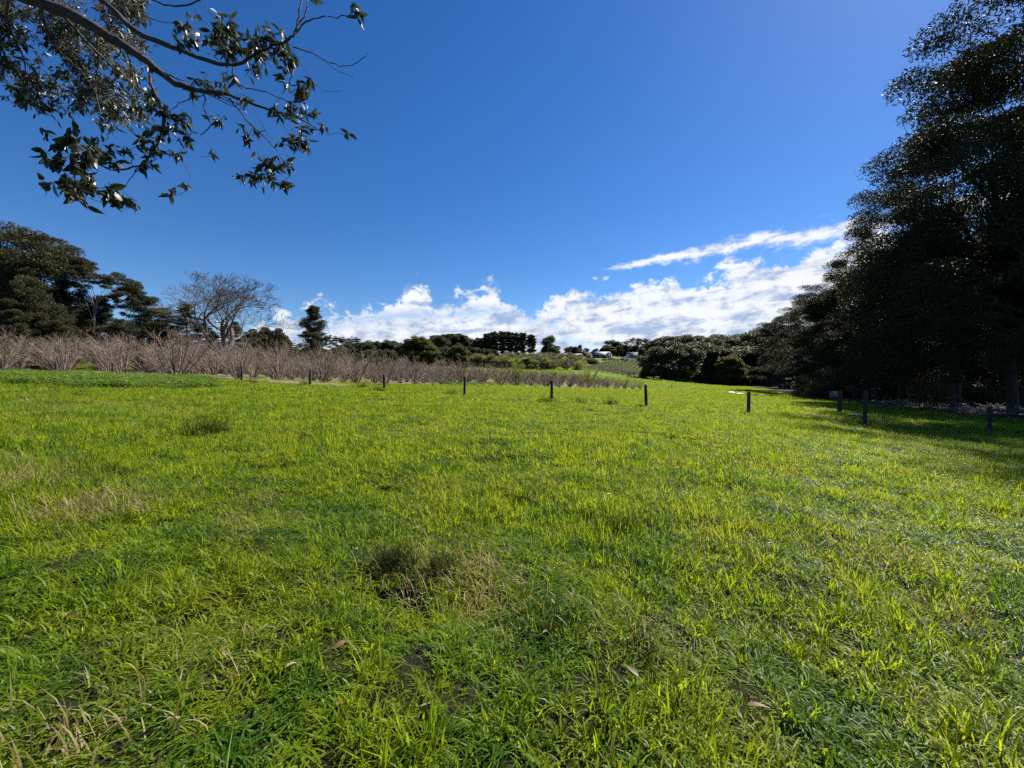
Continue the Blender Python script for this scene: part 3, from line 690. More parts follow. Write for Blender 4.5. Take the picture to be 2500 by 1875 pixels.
h_of = lambda Y: np.interp(Y, [40, 50, 60, 75, 120], [4.55, 4.35, 4.0, 3.6, 2.5])
ORD = ['leftmost', 'second', 'third', 'fourth', 'fifth', 'sixth', 'seventh', 'eighth', 'ninth', 'tenth', 'eleventh', 'twelfth', 'thirteenth', 'fourteenth', 'fifteenth', 'sixteenth', 'seventeenth', 'eighteenth', 'nineteenth', 'twentieth', 'twenty-first', 'twenty-second', 'twenty-third', 'twenty-fourth']
def nth(k_): return 'leftmost' if k_ == 0 else ORD[k_]+' from left'
posts_px = [a for a, b, c in fence_px]
# a bush is in the front row when no nearer bush covers its foot
front = []
for k_, (Y, X, iv, px) in enumerate(used):
    if not any(abs(p_[3]-px) < 22*45/p_[0] for p_ in front): front.append((Y, X, iv, px))
fr = {}
for f_ in sorted(front, key=lambda q: q[3]):
    gap = int(np.searchsorted(posts_px, f_[3])); fr.setdefault(gap, []).append(f_)
fl = {}
ordp = ['first', 'second', 'third', 'fourth', 'fifth', 'sixth', 'seventh', 'eighth', 'ninth', 'tenth', 'eleventh', 'twelfth']
for gap, lst in fr.items():
    for k_, f_ in enumerate(lst):
        fl[f_] = 'front row, %s left of the first fence post' % nth(k_) if gap == 0 else 'front row, %s between %s and %s fence posts' % (nth(k_), ordp[max(gap-1, 0)], ordp[max(gap, 1)])
for q in used:
    Y, X, iv, px = q
    pr = HZ[rng.integers(0, 4)]
    f_ = rng.uniform(.84, 1.12)
    if 325 < px < 372 and Y < 50: pr = HG
    elif rng.uniform() < .08: pr = HG
    kind_ = 'green budding hazel bush' if pr is HG else 'bare hazel bush'
    if q in fl: lab = kind_+', '+fl[q]; grp = 'front row of the hazel orchard'
    else:
        side = 'at the left end' if px < 560 else ('in the middle' if px < 1130 else 'at the far right end')
        lab = '%s behind the front row, %s of the orchard' % (kind_, side); grp = kind_+' behind the front, '+side
    put(pr, X, Y, h_of(Y)*f_, rng.uniform(.95, 1.15)*(1.22 if Y > 75 else 1), label=lab, cat='hazel bush', group=grp)
# the ones that stand out
a, h = bare(81, 4.2, 6, .42, .055, .22, M_twig, .12, (.68, .88), (2, 4), .24, .006, .6); SAP = Proto('bare_tree', [('trunk', a)], h)
a, h = bare(82, 4.2, 6, .50, .050, .16, M_twig, .12, (.68, .88), (2, 4), .24, .006, .6); SAP2 = Proto('bare_tree', [('trunk', a)], h)
o_ = putp(SAP, 977, 44, 868, 1.0, label='leaning bare sapling with dark trunk standing in front of the orchard rows', cat='tree'); o_.rotation_euler = (.05, .14, 1)
o_ = putp(SAP2, 1055, 46, 886, 1.1, label='bare spreading sapling leaning right, in front of the orchard, left of the eighth fence post', cat='tree'); o_.rotation_euler = (.1, .2, .3)
putp(HL, 1436, 92, 902, .9, label='bright green leafing hazel bush before the vineyard slope', cat='hazel bush')
putp(HL, 1262, 76, 893, .7, label='thin green leafing hazel bush above the fence, left of the ninth post', cat='hazel bush')
putp(SAP, 1641, 96, 936, .5, label='tiny bare sapling alone in the far right field', cat='tree')
putp(SAP2, 1569, 60, 962, .35, label='knee high bare twig left of the tenth fence post', cat='tree')

# ------------------------------------------------------------------ fence posts
rgp = np.random.default_rng(3)
ordn = ['first', 'second', 'third', 'fourth', 'fifth', 'sixth', 'seventh', 'eighth', 'ninth', 'tenth', 'eleventh', 'twelfth', 'thirteenth']
def post_mesh(h, r, sd):
    r2 = np.random.default_rng(sd); g = Geo(); zz = np.array([-.4, 0, h*.33, h*.66, h-.02, h, h+.001]); P = np.c_[np.cumsum(r2.normal(0, .004, 7)), np.cumsum(r2.normal(0, .004, 7)), zz]
    g.tube(P, np.array([r*1.04, r*1.03, r, r*.99, r*.97, r*.86, .002]), 10, cap=False)
    return g.me('fence_post', M_post, True)
where = ['at the left picture edge', 'before the left hazel bushes', 'behind the lime green weeds', 'in the gap between hazel bushes', 'under the big bare tree',
         'below the lone pine', 'left of the leaning sapling', 'right of the two saplings', 'in front of the distant small hazels', 'standing against the bright field, beside a twig', 'at the edge of tree shadow', 'in deep shade before the dark forest', 'in deep shade holding a rail']
hts = [1.28, 1.30, 1.22, 1.30, 1.28, 1.30, 1.18, 1.28, 1.28, 1.30, 1.24, 1.75, 1.32]
for k_, (px, Y, py) in enumerate(fence_px):
    X = (px-CX)/F*Y; o_ = link('fence_post', post_mesh(hts[k_], .085+.01*rgp.uniform(), k_)); o_.location = (X, Y, g1(X, Y)); o_.rotation_euler = (rgp.normal(0, .015), rgp.normal(0, .02)-(.02 if k_ in (6, 7, 8) else 0), rgp.uniform(0, 6))
    tag(o_, 'dark round post, %s from the left, %s' % (ordn[k_], where[k_]), 'fence post', 'posts of the field fence')
g = Geo(); xa, ya = (2417-CX)/F*19.4, 19.4; g.tube([(xa-.1, ya-.02, g1(xa, ya)+1.16), (xa+2.8, ya-.8, g1(xa+3, ya-.8)+1.12), (xa+6, ya-1.7, g1(xa+6, ya-1.7)+1.1)], [.06, .055, .05], 8)
o_ = link('fence_rail', g.me('fence_rail', M_post, True)); tag(o_, 'dark horizontal timber rail running right from the last post', 'fence rail')
o_ = link('fence_post', post_mesh(1.3, .09, 40)); o_.location = (xa+5.9, ya-1.66, g1(xa+5.9, ya-1.66)); tag(o_, 'round wooden post at the outer end of the rail', 'fence post')
X, Y = (2050-CX)/F*26, 26; o_ = link('fence_post', post_mesh(1.4, .12, 41)); o_.location = (X, Y, g1(X, Y)); tag(o_, 'thick wooden post with a pale box, set back behind the fence line', 'fence post')
bx = empty('meter_box', (X-.35, Y+.02, g1(X, Y)+.92)); g = Geo(); g.box(-.19, .19, -.12, .12, .04, .40); link('cabinet', g.me('cabinet', M_box), bx)
g = Geo(); g.box(-.22, .22, -.15, .15, .403, .43); link('lid', g.me('lid', M_box), bx); tag(bx, 'small pale grey box mounted beside the set back post', 'box')
g = Geo(); g.box(-.2, .33, -.10, -.02, .1, .18); link('bracket', g.me('bracket', M_post), bx)

# ------------------------------------------------------------------ trees at the left
putp(BIG, 15, 66, 549, 1.0, rz=.4, label='tallest broad cypress at the left picture edge', cat='tree')
putp(BIG, 72, 62, 612, .62, rz=2.0, label='broad layered cypress with a dark trunk, second from the left edge', cat='tree')
putp(CYP, 150, 66, 712, .58, rz=3.7, label='olive brown low cypress at the right foot of the layered cypress', cat='tree')
putp(BIG, -70, 64, 600, 1.0, rz=5, label='cypress filling the lower left picture edge', cat='tree')
putp(CYP, 30, 58, 730, .95, rz=1, label='low olive cypress behind the leftmost hazel bushes', cat='tree')
putp(CYP, 140, 60, 775, .85, rz=2.6, label='low olive cypress under the layered cypress, just left of the dark cypresses', cat='tree')
putp(UMB, 236, 70, 640, .74, rz=.9, label='open umbrella topped tree with bare pale limbs, left of the cypresses', cat='tree')
putp(UMB, 308, 74, 684, .42, rz=3.2, label='smaller flat topped tree rising right of the umbrella tree', cat='tree')
putp(CYD, 245, 72, 728, .90, rz=0, label='dark cypress under the umbrella topped tree', cat='tree')
putp(CYD, 345, 78, 722, .98, rz=2.2, label='wide flat topped dark cypress left of the conical cedar', cat='tree')
putp(CYD, 295, 70, 780, .95, rz=4, label='low dark cypress in front between the two taller ones', cat='tree')
putp(CYD, 395, 92, 760, .9, rz=1, label='dark cypress half hidden behind the conical cedar', cat='tree')
putp(CED, 455, 80, 745, 1.08, rz=1.2, label='conical dark cedar left of the big bare tree', cat='tree')
putp(CED, 578, 95, 788, .9, rz=.3, label='small grey green cedar behind the trunk of the big bare tree', cat='tree')
putp(CED, 520, 92, 812, 1.3, rz=4, label='low cedar between the conical cedar and the bare tree trunks', cat='tree')
putp(BARE, 550, 78, 663, 1.45, rz=1.9, label='big leafless deciduous tree with a wide rounded crown above the orchard', cat='tree')
for q_, (px, Y, tp) in enumerate([(612, 135, 808), (632, 130, 818), (650, 138, 803), (672, 132, 806), (690, 140, 822)]):
    putp(PNT, px, Y, tp, .9, label='pointed distant gum between the bare tree and lone pine, '+nth(q_), cat='tree', group='pointed gums between the bare tree and the lone pine')
putp(LON, 766, 100, 750, 1.0, rz=1.0, label='lone dark dense pine standing against white cloud', cat='tree')
for q_, (px, Y, tp, wd) in enumerate([(705, 150, 832, 1), (740, 150, 835, 1), (810, 130, 818, .8), (838, 140, 822, .9), (862, 150, 822, 1.)]):
    putp(THIN, px, Y, tp, wd, label='thin open gum tree beside the lone pine, '+nth(q_), cat='tree', group='thin gums on either side of the lone pine')

# ------------------------------------------------------------------ wooded skyline, centre
def belt(px0, px1, tops, Y0, Y1, n, protos, label, group, w0=.9, w1=1.25, cat='tree', jt=5):
    pxs = sorted(px0+(px1-px0)*(k_+.5)/n+rng.normal(0, (px1-px0)/n*.3) for k_ in range(n))
    for k_ in range(n):
        px = pxs[k_]; Y = rng.uniform(Y0, Y1)
        tp = np.interp(px, [a for a, b in tops], [b for a, b in tops])+abs(rng.normal(0, jt))
        putp(protos[rng.integers(0, len(protos))], px, Y, tp, rng.uniform(w0, w1), label=label+', '+(('leftmost' if k_ == 0 else ORD[k_]+' from left') if len(label.split()) < 14 else ORD[k_]), cat=cat, group=group)
belt(595, 830, [(595, 838), (700, 848), (830, 848)], 120, 145, 11, [RND, PNT], 'low dark tree behind the orchard near the lone pine', 'low trees behind the orchard near the lone pine')
belt(830, 1040, [(830, 834), (900, 828), (1040, 829)], 170, 210, 14, FG, 'dark forest tree in the belt right of the lone pine', 'tree belt right of the lone pine')
belt(830, 1060, [(830, 852), (1060, 850)], 140, 160, 11, [FG[0], FG[1], RND], 'lower tree fronting the belt right of the lone pine', 'front trees of the belt right of the lone pine')
putp(RND, 1020, 135, 826, 1.25, rz=0, label='large rounded olive tree in the wooded skyline right of the lone pine', cat='tree')
putp(RND, 1118, 140, 845, .95, rz=2, label='small rounded olive tree right of the larger olive one', cat='tree')
belt(1045, 1190, [(1045, 826), (1075, 815), (1120, 812), (1150, 826), (1190, 818)], 260, 300, 12, [PIN, FG[2]], 'dark skyline tree left of the domed pines', 'skyline trees left of the domed pines', 1.1, 1.5, jt=4)
belt(1060, 1330, [(1060, 846), (1180, 848), (1330, 866)], 215, 250, 17, FG, 'bushy forest tree low below the domed pines', 'bushy forest trees below the domed pines', 1.0, 1.4)
for k_, (px, tp, wd) in enumerate([(1190, 815, .95), (1207, 811, .9), (1226, 810, .9), (1244, 811, .9), (1260, 814, .9)]):
    putp(PIN, px, 255+k_*3, tp, wd, label='tall domed pine in the flat topped pine group, '+nth(k_), cat='tree', group='flat topped group of five domed pines')
putp(PIN, 1276, 262, 813, .9, label='narrow pine just right of the flat topped pine group', cat='tree')
putp(PIN, 1297, 258, 818, 1.1, label='rightmost pine of the domed pines, on the lower slope', cat='tree')
putp(FG[1], 1346, 250, 819, 1.05, rz=1, label='tall gum with an open rounded crown between pines and houses', cat='tree')
belt(1372, 1462, [(1372, 846), (1410, 840), (1462, 856)], 285, 310, 7, [FG[0], FG[2], PNT], 'grey green gum behind the brown roofed house', 'gums behind the brown roofed house', 1, 1.4)
putp(FG[0], 1488, 300, 829, 1.35, label='broad dark gum behind the white roofed house', cat='tree')
putp(FG[2], 1512, 305, 838, 1.2, label='gum behind the right end of the white roofed house', cat='tree')
putp(THIN, 1548, 300, 824, 1.5, label='open crowned gum with visible limbs behind the shed', cat='tree')
putp(THIN, 1575, 300, 826, 1.3, label='open crowned gum right of the shed', cat='tree')
belt(1440, 1590, [(1440, 852), (1520, 843), (1590, 838)], 286, 296, 14, [FG[1], RND], 'dark tree low behind the hilltop houses', 'dark trees behind the hilltop houses', 1, 1.4)
belt(835, 1050, [(835, 872), (1050, 868)], 150, 168, 18, BSH, 'dark scrub under the belt right of the lone pine', 'scrub under the belt right of the lone pine', 1.3, 2, cat='shrub')
belt(1050, 1210, [(1050, 866), (1210, 872)], 205, 215, 16, BSH+[FG[2]], 'dark scrub on the slope left of the domed pines', 'scrub on the slope left of the domed pines', 1.3, 2, cat='shrub')
belt(1030, 1210, [(1030, 874), (1210, 882)], 165, 182, 16, BSH, 'dark scrub behind the orchard, left of the lime willows', 'scrub behind the orchard left of the willows', 1.4, 2.2, cat='shrub')
belt(1190, 1400, [(1190, 858), (1400, 862)], 236, 250, 20, BSH, 'dark scrub above the lime green willows', 'scrub above the lime green willows', 1.4, 2.2, cat='shrub')
# dark forest right of the vineyard
putp(FG[0], 1612, 168, 843, 1.2, rz=0, label='large dark gum nearest the vineyard, at the forest corner', cat='tree')
putp(FG[2], 1596, 178, 862, 1.1, rz=2, label='dark gum leaning over the vineyard side of the forest corner', cat='tree')
putp(FG[1], 1650, 172, 836, 1.2, rz=3, label='dark rounded gum just right of the forest corner tree', cat='tree')
belt(1600, 1900, [(1600, 822), (1640, 818), (1700, 815), (1760, 814), (1820, 812), (1900, 790)], 225, 260, 20, FG, 'dark skyline gum on the rise right of the vineyard', 'skyline gums right of the vineyard', 1.1, 1.5, jt=3)
belt(1665, 1880, [(1665, 838), (1700, 834), (1780, 846), (1880, 835)], 196, 210, 13, FG, 'dark gum at the far edge of the right hand field', 'gums along the far edge of the right field', 1.1, 1.5)
putp(RND, 1780, 186, 872, 1.1, label='olive tinted rounded tree before the dark forest at the end of the field', cat='tree')
belt(1640, 1860, [(1640, 902), (1860, 905)], 186, 194, 16, BSH+[RND], 'low scrub at the foot of the dark forest', 'scrub at the foot of the far forest', 1.3, 2, cat='shrub')

# ------------------------------------------------------------------ near forest at the right
rng = np.random.default_rng(17)
edge_trees = [ # left extent of the crown px, Y, top py, width, label
 (2205, 31, -190, .8, 'tallest dark gum in the top right corner'), (2220, 37, 128, .8, 'dark gum with stepped feathery crown left of the top right corner'), (2128, 43, 258, .78, 'gum with a pale lit top, below the stepped one'),
 (2088, 48, 318, .8, 'gum whose crown reaches far left under the pale topped one'), (2078, 55, 468, .8, 'gum with drooping left pads just above the long white cloud'), (1968, 68, 582, .85, 'rounded gum touching the long white cloud streak'),
 (1915, 92, 690, .95, 'gum just left of and below the one by the cloud streak'), (1872, 118, 742, 1.0, 'mid sized gum half way down the forest outline'), (1858, 148, 792, 1.0, 'small looking distant gum low on the forest outline'),
 (1846, 176, 815, 1.0, 'farthest gum where the near forest outline meets the skyline'), (2050, 60, 575, .8, 'gum filling in behind the rounded one'), (1990, 80, 660, .85, 'gum filling the slope between rounded gum and its lower neighbour'),
 (2290, 34, 330, .75, 'lower gum in the shade under the top right corner trees'), (2180, 40, 480, .75, 'low gum in the middle of the near right forest edge'), (2400, 29, 420, .7, 'low gum at the right picture edge over the rail'),
 (1935, 74, 800, .8, 'low gum at the forest edge over the white rocks'), (2060, 52, 720, .8, 'low broad gum behind the grey box')]
for px, Y, tp, wd, lb in edge_trees:
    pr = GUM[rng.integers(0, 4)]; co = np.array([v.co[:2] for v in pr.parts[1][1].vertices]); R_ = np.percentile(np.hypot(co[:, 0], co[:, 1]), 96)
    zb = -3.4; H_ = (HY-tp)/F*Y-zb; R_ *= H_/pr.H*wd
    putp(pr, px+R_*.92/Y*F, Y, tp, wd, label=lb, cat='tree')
for k_ in range(38):    # the ranks behind
    Y = rng.uniform(32, 175); ex = np.interp(Y, FE[:, 1], FE[:, 0]); X = ex+rng.uniform(10, 34)
    if X/Y > 1.55: continue
    px = CX+X/Y*F
    tpl = np.interp(px, [1860, 1900, 1970, 2080, 2100, 2130, 2230, 2370, 2500], [830, 780, 680, 560, 500, 380, 230, 60, -80])
    H = min(28, (HY-tpl-40)/F*Y+3)
    put(GUM[rng.integers(0, 4)], X, Y, rng.uniform(.7, .95)*H, .9, label='gum inside the dark forest at the right, behind the edge trees', cat='tree', group='gums inside the dark right forest')
for k_ in range(60):    # understorey
    Y = rng.uniform(30, 170); ex = np.interp(Y, FE[:, 1], FE[:, 0]); X = ex+rng.uniform(7, 28)
    if X/Y > 1.5: continue
    put(BSH[rng.integers(0, 2)], X, Y, rng.uniform(2.0, 5.5), rng.uniform(1.0, 1.4), label='dark understorey shrub below the right hand gums', cat='shrub', group='understorey shrubs of the right forest')
for k_ in range(44):    # the deep interior
    Y = rng.uniform(30, 150); ex = np.interp(Y, FE[:, 1], FE[:, 0]); X = ex+rng.uniform(22, 60)
    if X/Y > 1.9: continue
    put(BSH[rng.integers(0, 2)], X, Y, rng.uniform(6, 9.5), rng.uniform(1.0, 1.3), label='tall dark scrub deep inside the right hand forest', cat='shrub', group='tall scrub deep inside the right forest')
for px, Y, tp, lb in [(1985, 62, 905, 'olive sapling lit at the forest edge behind the eleventh post'), (2010, 64, 915, 'small lit shrub right of the olive sapling'), (1955, 68, 925, 'low shrub left of the olive sapling'), (2275, 42, 900, 'slender sprig between the dark trunks at the right')]:
    putp(BSH[0], px, Y, tp, .6, label=lb, cat='shrub')
# bare brush heap between the trunks at the right
def sticks(n, R, L, r_, sd, h=.5):
    r2 = np.random.default_rng(sd); g = Geo()
    for k_ in range(n):
        a = r2.uniform(0, 6.28); p0 = np.array([r2.normal(0, R[0]), r2.normal(0, R[1]), r2.uniform(0, h)]); P, _ = path(p0, (cos(a), sin(a), r2.normal(0, .25)), L*r2.uniform(.4, 1.3), 3, .15, 0, r2)
        P[:, 2] = np.maximum(P[:, 2], .02); g.tube(P, [r_, r_*.8, r_*.6, r_*.3], 4, cap=False)
    return g
for (px, py, R, n, lb) in [(2420, 1010, (2.2, .9), 420, 'heap of pale fallen branches behind the last fence post'), (2280, 996, (1.6, .8), 200, 'low scatter of pale branches left of the big heap'), (2170, 990, (1.4, .7), 120, 'thin scatter of dead branches at the forest edge behind the box')]:
    X0, Y0 = ground_hit(px, py); o_ = link('brush_pile', sticks(n, R, 1.3, .022, n, .55).me('brush_pile', M_litter)); o_.location = (X0, Y0, g1(X0, Y0)); tag(o_, lb, 'brush pile')
# white rocks in the far right field
for px, py, wd, lb in [(1785, 961, 1.5, 'largest white rock, leftmost of the three in the far field'), (1806, 964, 1.4, 'flat white rock in the middle of the three'), (1858, 968, 1.0, 'smallest white rock nearest the forest'), (2085, 1018, .42, 'pale flat slab on the grass beside the set back post')]:
    X0, Y0 = ground_hit(px, py); r2 = np.random.default_rng(int(px)); n1_, n2_ = 7, 12; V = []
    for a in range(n1_+1):
        for b in range(n2_):
            th = pi*a/n1_; ph = 2*pi*b/n2_; k_ = 1+r2.normal(0, .10); V.append((wd*.75*sin(th)*cos(ph)*k_, wd*.35*sin(th)*sin(ph)*k_, wd*.24*cos(th)*k_))
    Qr = [[a*n2_+b, a*n2_+(b+1) % n2_, (a+1)*n2_+(b+1) % n2_, (a+1)*n2_+b] for a in range(n1_) for b in range(n2_)]
    o_ = link('rock', mesh('rock', V, Qr, M_stone)); o_.location = (X0, Y0, g1(X0, Y0)+.12); o_.scale[2] = 1 if px < 2000 else .3; tag(o_, lb, 'rock')

# ------------------------------------------------------------------ hillside: willows, scrub, vineyard, houses
for k_ in range(150):
    px = rng.uniform(1150, 1418); f_ = (px-1205)/210; py = rng.uniform(888-20*f_, 914-12*f_); Y = np.interp(py, [868, 905], [232, 172])
    g_ = rng.uniform() < (.42 if px < 1330 else .62)
    put(GRY if g_ else LIM, (px-CX)/F*Y, Y, rng.uniform(3.5, 5.5), rng.uniform(1.0, 1.4), label='grey green shrub among the willows on the hillside' if g_ else 'bright lime green willow bush on the hillside below the pines',
        cat='shrub' if g_ else 'willow', group='grey shrubs on the hillside' if g_ else 'lime green willows on the hillside')
for k_ in range(16):
    px = 1395+k_*4.0+rng.normal(0, 1); Y = 238-k_*1.4; put(BSH[k_ % 2], (px-CX)/F*Y, Y, rng.uniform(2.6, 4.2), 1.2, label='dark round shrub in the hedge above the vineyard', cat='shrub', group='dark hedge above the vineyard')
A = np.array([29.5, 177.]); B = np.array([47.5, 164.]); C_ = np.array([85.5, 236.]); D_ = np.array([59., 237.])
for r_ in range(11):
    f_ = r_/10; p0 = A+(B-A)*f_; p1 = D_+(C_-D_)*f_; L = np.linalg.norm(p1-p0); g = Geo(); r2 = np.random.default_rng(300+r_); n = int(L/1.1)
    row = empty('vine_row', (*p0, g1(*p0))); gt = Geo(); zb = g1(*p0)
    for k_ in range(n+1):
        q = p0+(p1-p0)*k_/n; zq = g1(*q)-zb; qx, qy = q-p0
        if k_ % 4 == 0: g.tube([(qx, qy, zq-.2), (qx, qy, zq+1.7)], [.05, .05], 5)
        gt.tube([(qx, qy, zq-.1), (qx+r2.normal(0, .05), qy, zq+.9)], [.05, .035], 4, cap=False)
        for j_ in range(16):
            a = unit([r2.normal(0, .55), r2.normal(0, 1), r2.normal(.4, .6)]); P_ = np.array([qx, qy, zq+.9]); gt.tube([P_, P_+a*.5, P_+a*.9+[0, 0, .15]], [.022, .018, .010], 3, cap=False)
    link('stakes', g.me('stakes', M_pale), row); link('vines', gt.me('vines', M_twig), row)
    tag(row, 'row of bare brown vines climbing the slope, %s of eleven from the left' % ordn[r_], 'vine row', 'vine rows on the slope')

def gable(g, x0, x1, y0, y1, z0, h, ov=.4, axis='x', th=.12):
    """two roof slabs, ridge along the axis"""
    if axis == 'x':
        m_ = (y0+y1)/2; s_ = h/(m_-y0)
        for sg, ye in ((-1, y0), (1, y1)):
            a = [(x0-ov, ye+sg*ov, z0-ov*s_), (x1+ov, ye+sg*ov, z0-ov*s_), (x1+ov, m_, z0+h), (x0-ov, m_, z0+h)]
            b = [(x, y, z+th) for x, y, z in a]; g.add(a+b, [[0, 1, 2, 3], [4, 5, 6, 7], [0, 1, 5, 4], [1, 2, 6, 5], [3, 0, 4, 7]])
    else:
        m_ = (x0+x1)/2; s_ = h/(m_-x0)
        for sg, xe in ((-1, x0), (1, x1)):
            a = [(xe+sg*ov, y0-ov, z0-ov*s_), (xe+sg*ov, y1+ov, z0-ov*s_), (m_, y1+ov, z0+h), (m_, y0-ov, z0+h)]
            b = [(x, y, z+th) for x, y, z in a]; g.add(a+b, [[0, 1, 2, 3], [4, 5, 6, 7], [0, 1, 5, 4], [1, 2, 6, 5], [3, 0, 4, 7]])
def gwall(g, x0, x1, y0, y1, z0, z1, h, axis):
    g.box(x0, x1, y0, y1, z0, z1)
    if axis == 'x':
        m_ = (y0+y1)/2
        for x in (x0+.01, x1-.01): g.add([(x, y0, z1), (x, y1, z1), (x, m_+.01, z1+h), (x, m_-.01, z1+h)], [[0, 1, 2, 3]])
    else:
        m_ = (x0+x1)/2
        for y in (y0+.01, y1-.01): g.add([(x0, y, z1), (x1, y, z1), (m_+.01, y, z1+h), (m_-.01, y, z1+h)], [[0, 1, 2, 3]])
def window(root, x, y, z, w_, h_, glass=M_glass, frame=M_wallw, nm='window'):
    g = Geo(); t_ = .07
    g.box(x-w_/2-t_, x+w_/2+t_, y-.05, y-.003, z-t_, z); g.box(x-w_/2-t_, x+w_/2+t_, y-.05, y-.003, z+h_, z+h_+t_)
    g.box(x-w_/2-t_, x-w_/2, y-.05, y-.003, z+.001, z+h_-.001); g.box(x+w_/2, x+w_/2+t_, y-.05, y-.003, z+.001, z+h_-.001)
    o_ = link(nm, g.me(nm, frame), root); g = Geo(); g.box(x-w_/2, x+w_/2, y-.03, y-.002, z, z+h_); link('pane', g.me('pane', glass), o_)
# white roofed house
Y = 258; X = (1452-CX)/F*Y; hs_ = empty('house', (X, Y, g1(X+6, Y)+.3), radians(8))
g = Geo(); gwall(g, .5, 12.3, 0, 6.5, -1, 2.6, 1.7, 'x'); link('wall', g.me('wall', M_walld), hs_)
g = Geo(); gable(g, .5, 12.3, -1.3, 7.0, 2.2, 2.2, .35, 'x'); rf = link('roof', g.me('roof', M_roofw), hs_)
g = Geo(); gwall(g, 8.3, 11.8, -2.6, -.02, -1, 2.5, 1.3, 'y'); link('wall', g.me('wall', M_wallw), hs_)
g = Geo(); gable(g, 8.3, 11.8, -2.6, 2.2, 2.5, 1.35, .3, 'y'); link('roof', g.me('roof', M_roofw), hs_)
g = Geo(); g.box(9.0, 9.4, 4.4, 4.8, 3.0, 5.3); link('chimney', g.me('chimney', M_roofr), rf)
window(hs_, 9.2, -2.6, .6, .8, 1.1); window(hs_, 10.9, -2.6, .6, .8, 1.1); window(hs_, 2.4, 0, .7, 1.1, 1.1); window(hs_, 6.6, 0, .7, 1.1, 1.1)
g = Geo(); g.box(4.0, 4.9, -.05, -.003, -.2, 1.9); link('door', g.me('door', M_wallw), hs_)
for x in (.6, 2.8, 5.2, 7.6): g = Geo(); g.box(x-.07, x+.07, -1.25, -1.11, -1, 1.75); link('verandah_post', g.me('verandah_post', M_wallw), hs_)
tag(hs_, 'low farmhouse with a white metal roof and white gabled porch on the hilltop', 'house')
# shed
Y = 262; X = (1531-CX)/F*Y; sh_ = empty('shed', (X, Y, g1(X+4, Y)+.2), radians(-12))
g = Geo(); gwall(g, 0, 7.6, 0, 5, -1, 2.5, 1.2, 'x'); link('wall', g.me('wall', M_wallw), sh_)
g = Geo(); gable(g, 0, 7.6, 0, 5, 2.5, 1.25, .3, 'x'); link('roof', g.me('roof', M_roofg), sh_)
g = Geo(); g.box(-.2, 7.8, 2.35, 2.65, 3.8, 3.98); link('ridge_cap', g.me('ridge_cap', M_wallw), sh_)
g = Geo(); g.box(2.0, 4.6, -.05, -.003, -.8, 1.9); link('door', g.me('door', M_roofg), sh_); window(sh_, 6.1, 0, .6, .9, .9)
tag(sh_, 'shed with a grey green roof and white end wall, right of the farmhouse', 'shed')
# brown roofed house and its pale lean-to
Y = 252; X = (1404-CX)/F*Y; bh = empty('house', (X+3, Y, g1(X+5, Y)+.3), radians(5))
g = Geo(); gwall(g, 1.5, 8.2, 0, 6, -1, 2.5, 1.8, 'x'); link('wall', g.me('wall', M_walld), bh)
g = Geo(); gable(g, 1.5, 8.2, 0, 6, 2.5, 1.9, .5, 'x'); rf = link('roof', g.me('roof', M_roofr), bh)
g = Geo(); g.box(3.0, 3.5, 2.2, 2.7, 3.5, 5.4); link('chimney', g.me('chimney', M_roofr), rf); window(bh, 3.2, 0, .7, 1, 1); window(bh, 6.2, 0, .7, 1, 1)
tag(bh, 'brown tiled house half hidden by shrubs, left of the farmhouse', 'house')
ct = empty('carport', (X-2.0, Y-3, g1(X, Y-3)+.2), radians(3)); g = Geo(); g.add([(0, 0, 2.1), (7, 0, 2.5), (7, 3.2, 3.3), (0, 3.2, 2.9), (0, 0, 2.22), (7, 0, 2.62), (7, 3.2, 3.42), (0, 3.2, 3.02)], [[0, 1, 2, 3], [4, 5, 6, 7], [0, 1, 5, 4], [1, 2, 6, 5], [2, 3, 7, 6], [3, 0, 4, 7]])
link('roof', g.me('roof', M_roofw), ct)
for x, y in ((.2, .2), (6.8, .2), (.2, 3), (6.8, 3)): g = Geo(); g.box(x-.08, x+.08, y-.08, y+.08, -1, 2.2+x*.05+y*.22); link('post', g.me('post', M_walld), ct)
for o_ in (hs_, sh_, bh, ct): o_.scale = (.88, .88, .88)
tag(ct, 'carport with a bright pale sloping roof beside the brown tiled house', 'carport')
for k_ in range(9):
    px = 1476+k_*6.5+rng.normal(0, 1.5); Y = 244+rng.normal(0, 2); put(BSH[k_ % 2], (px-CX)/F*Y, Y, rng.uniform(1.0, 2.2), 1.3, label='clipped dark shrub in the garden below the farmhouse', cat='shrub', group='garden shrubs below the farmhouse')
putp(BSH[1], 1530, 238, 874, .9, label='square dark bush at the top of the vineyard, below the shed', cat='shrub')

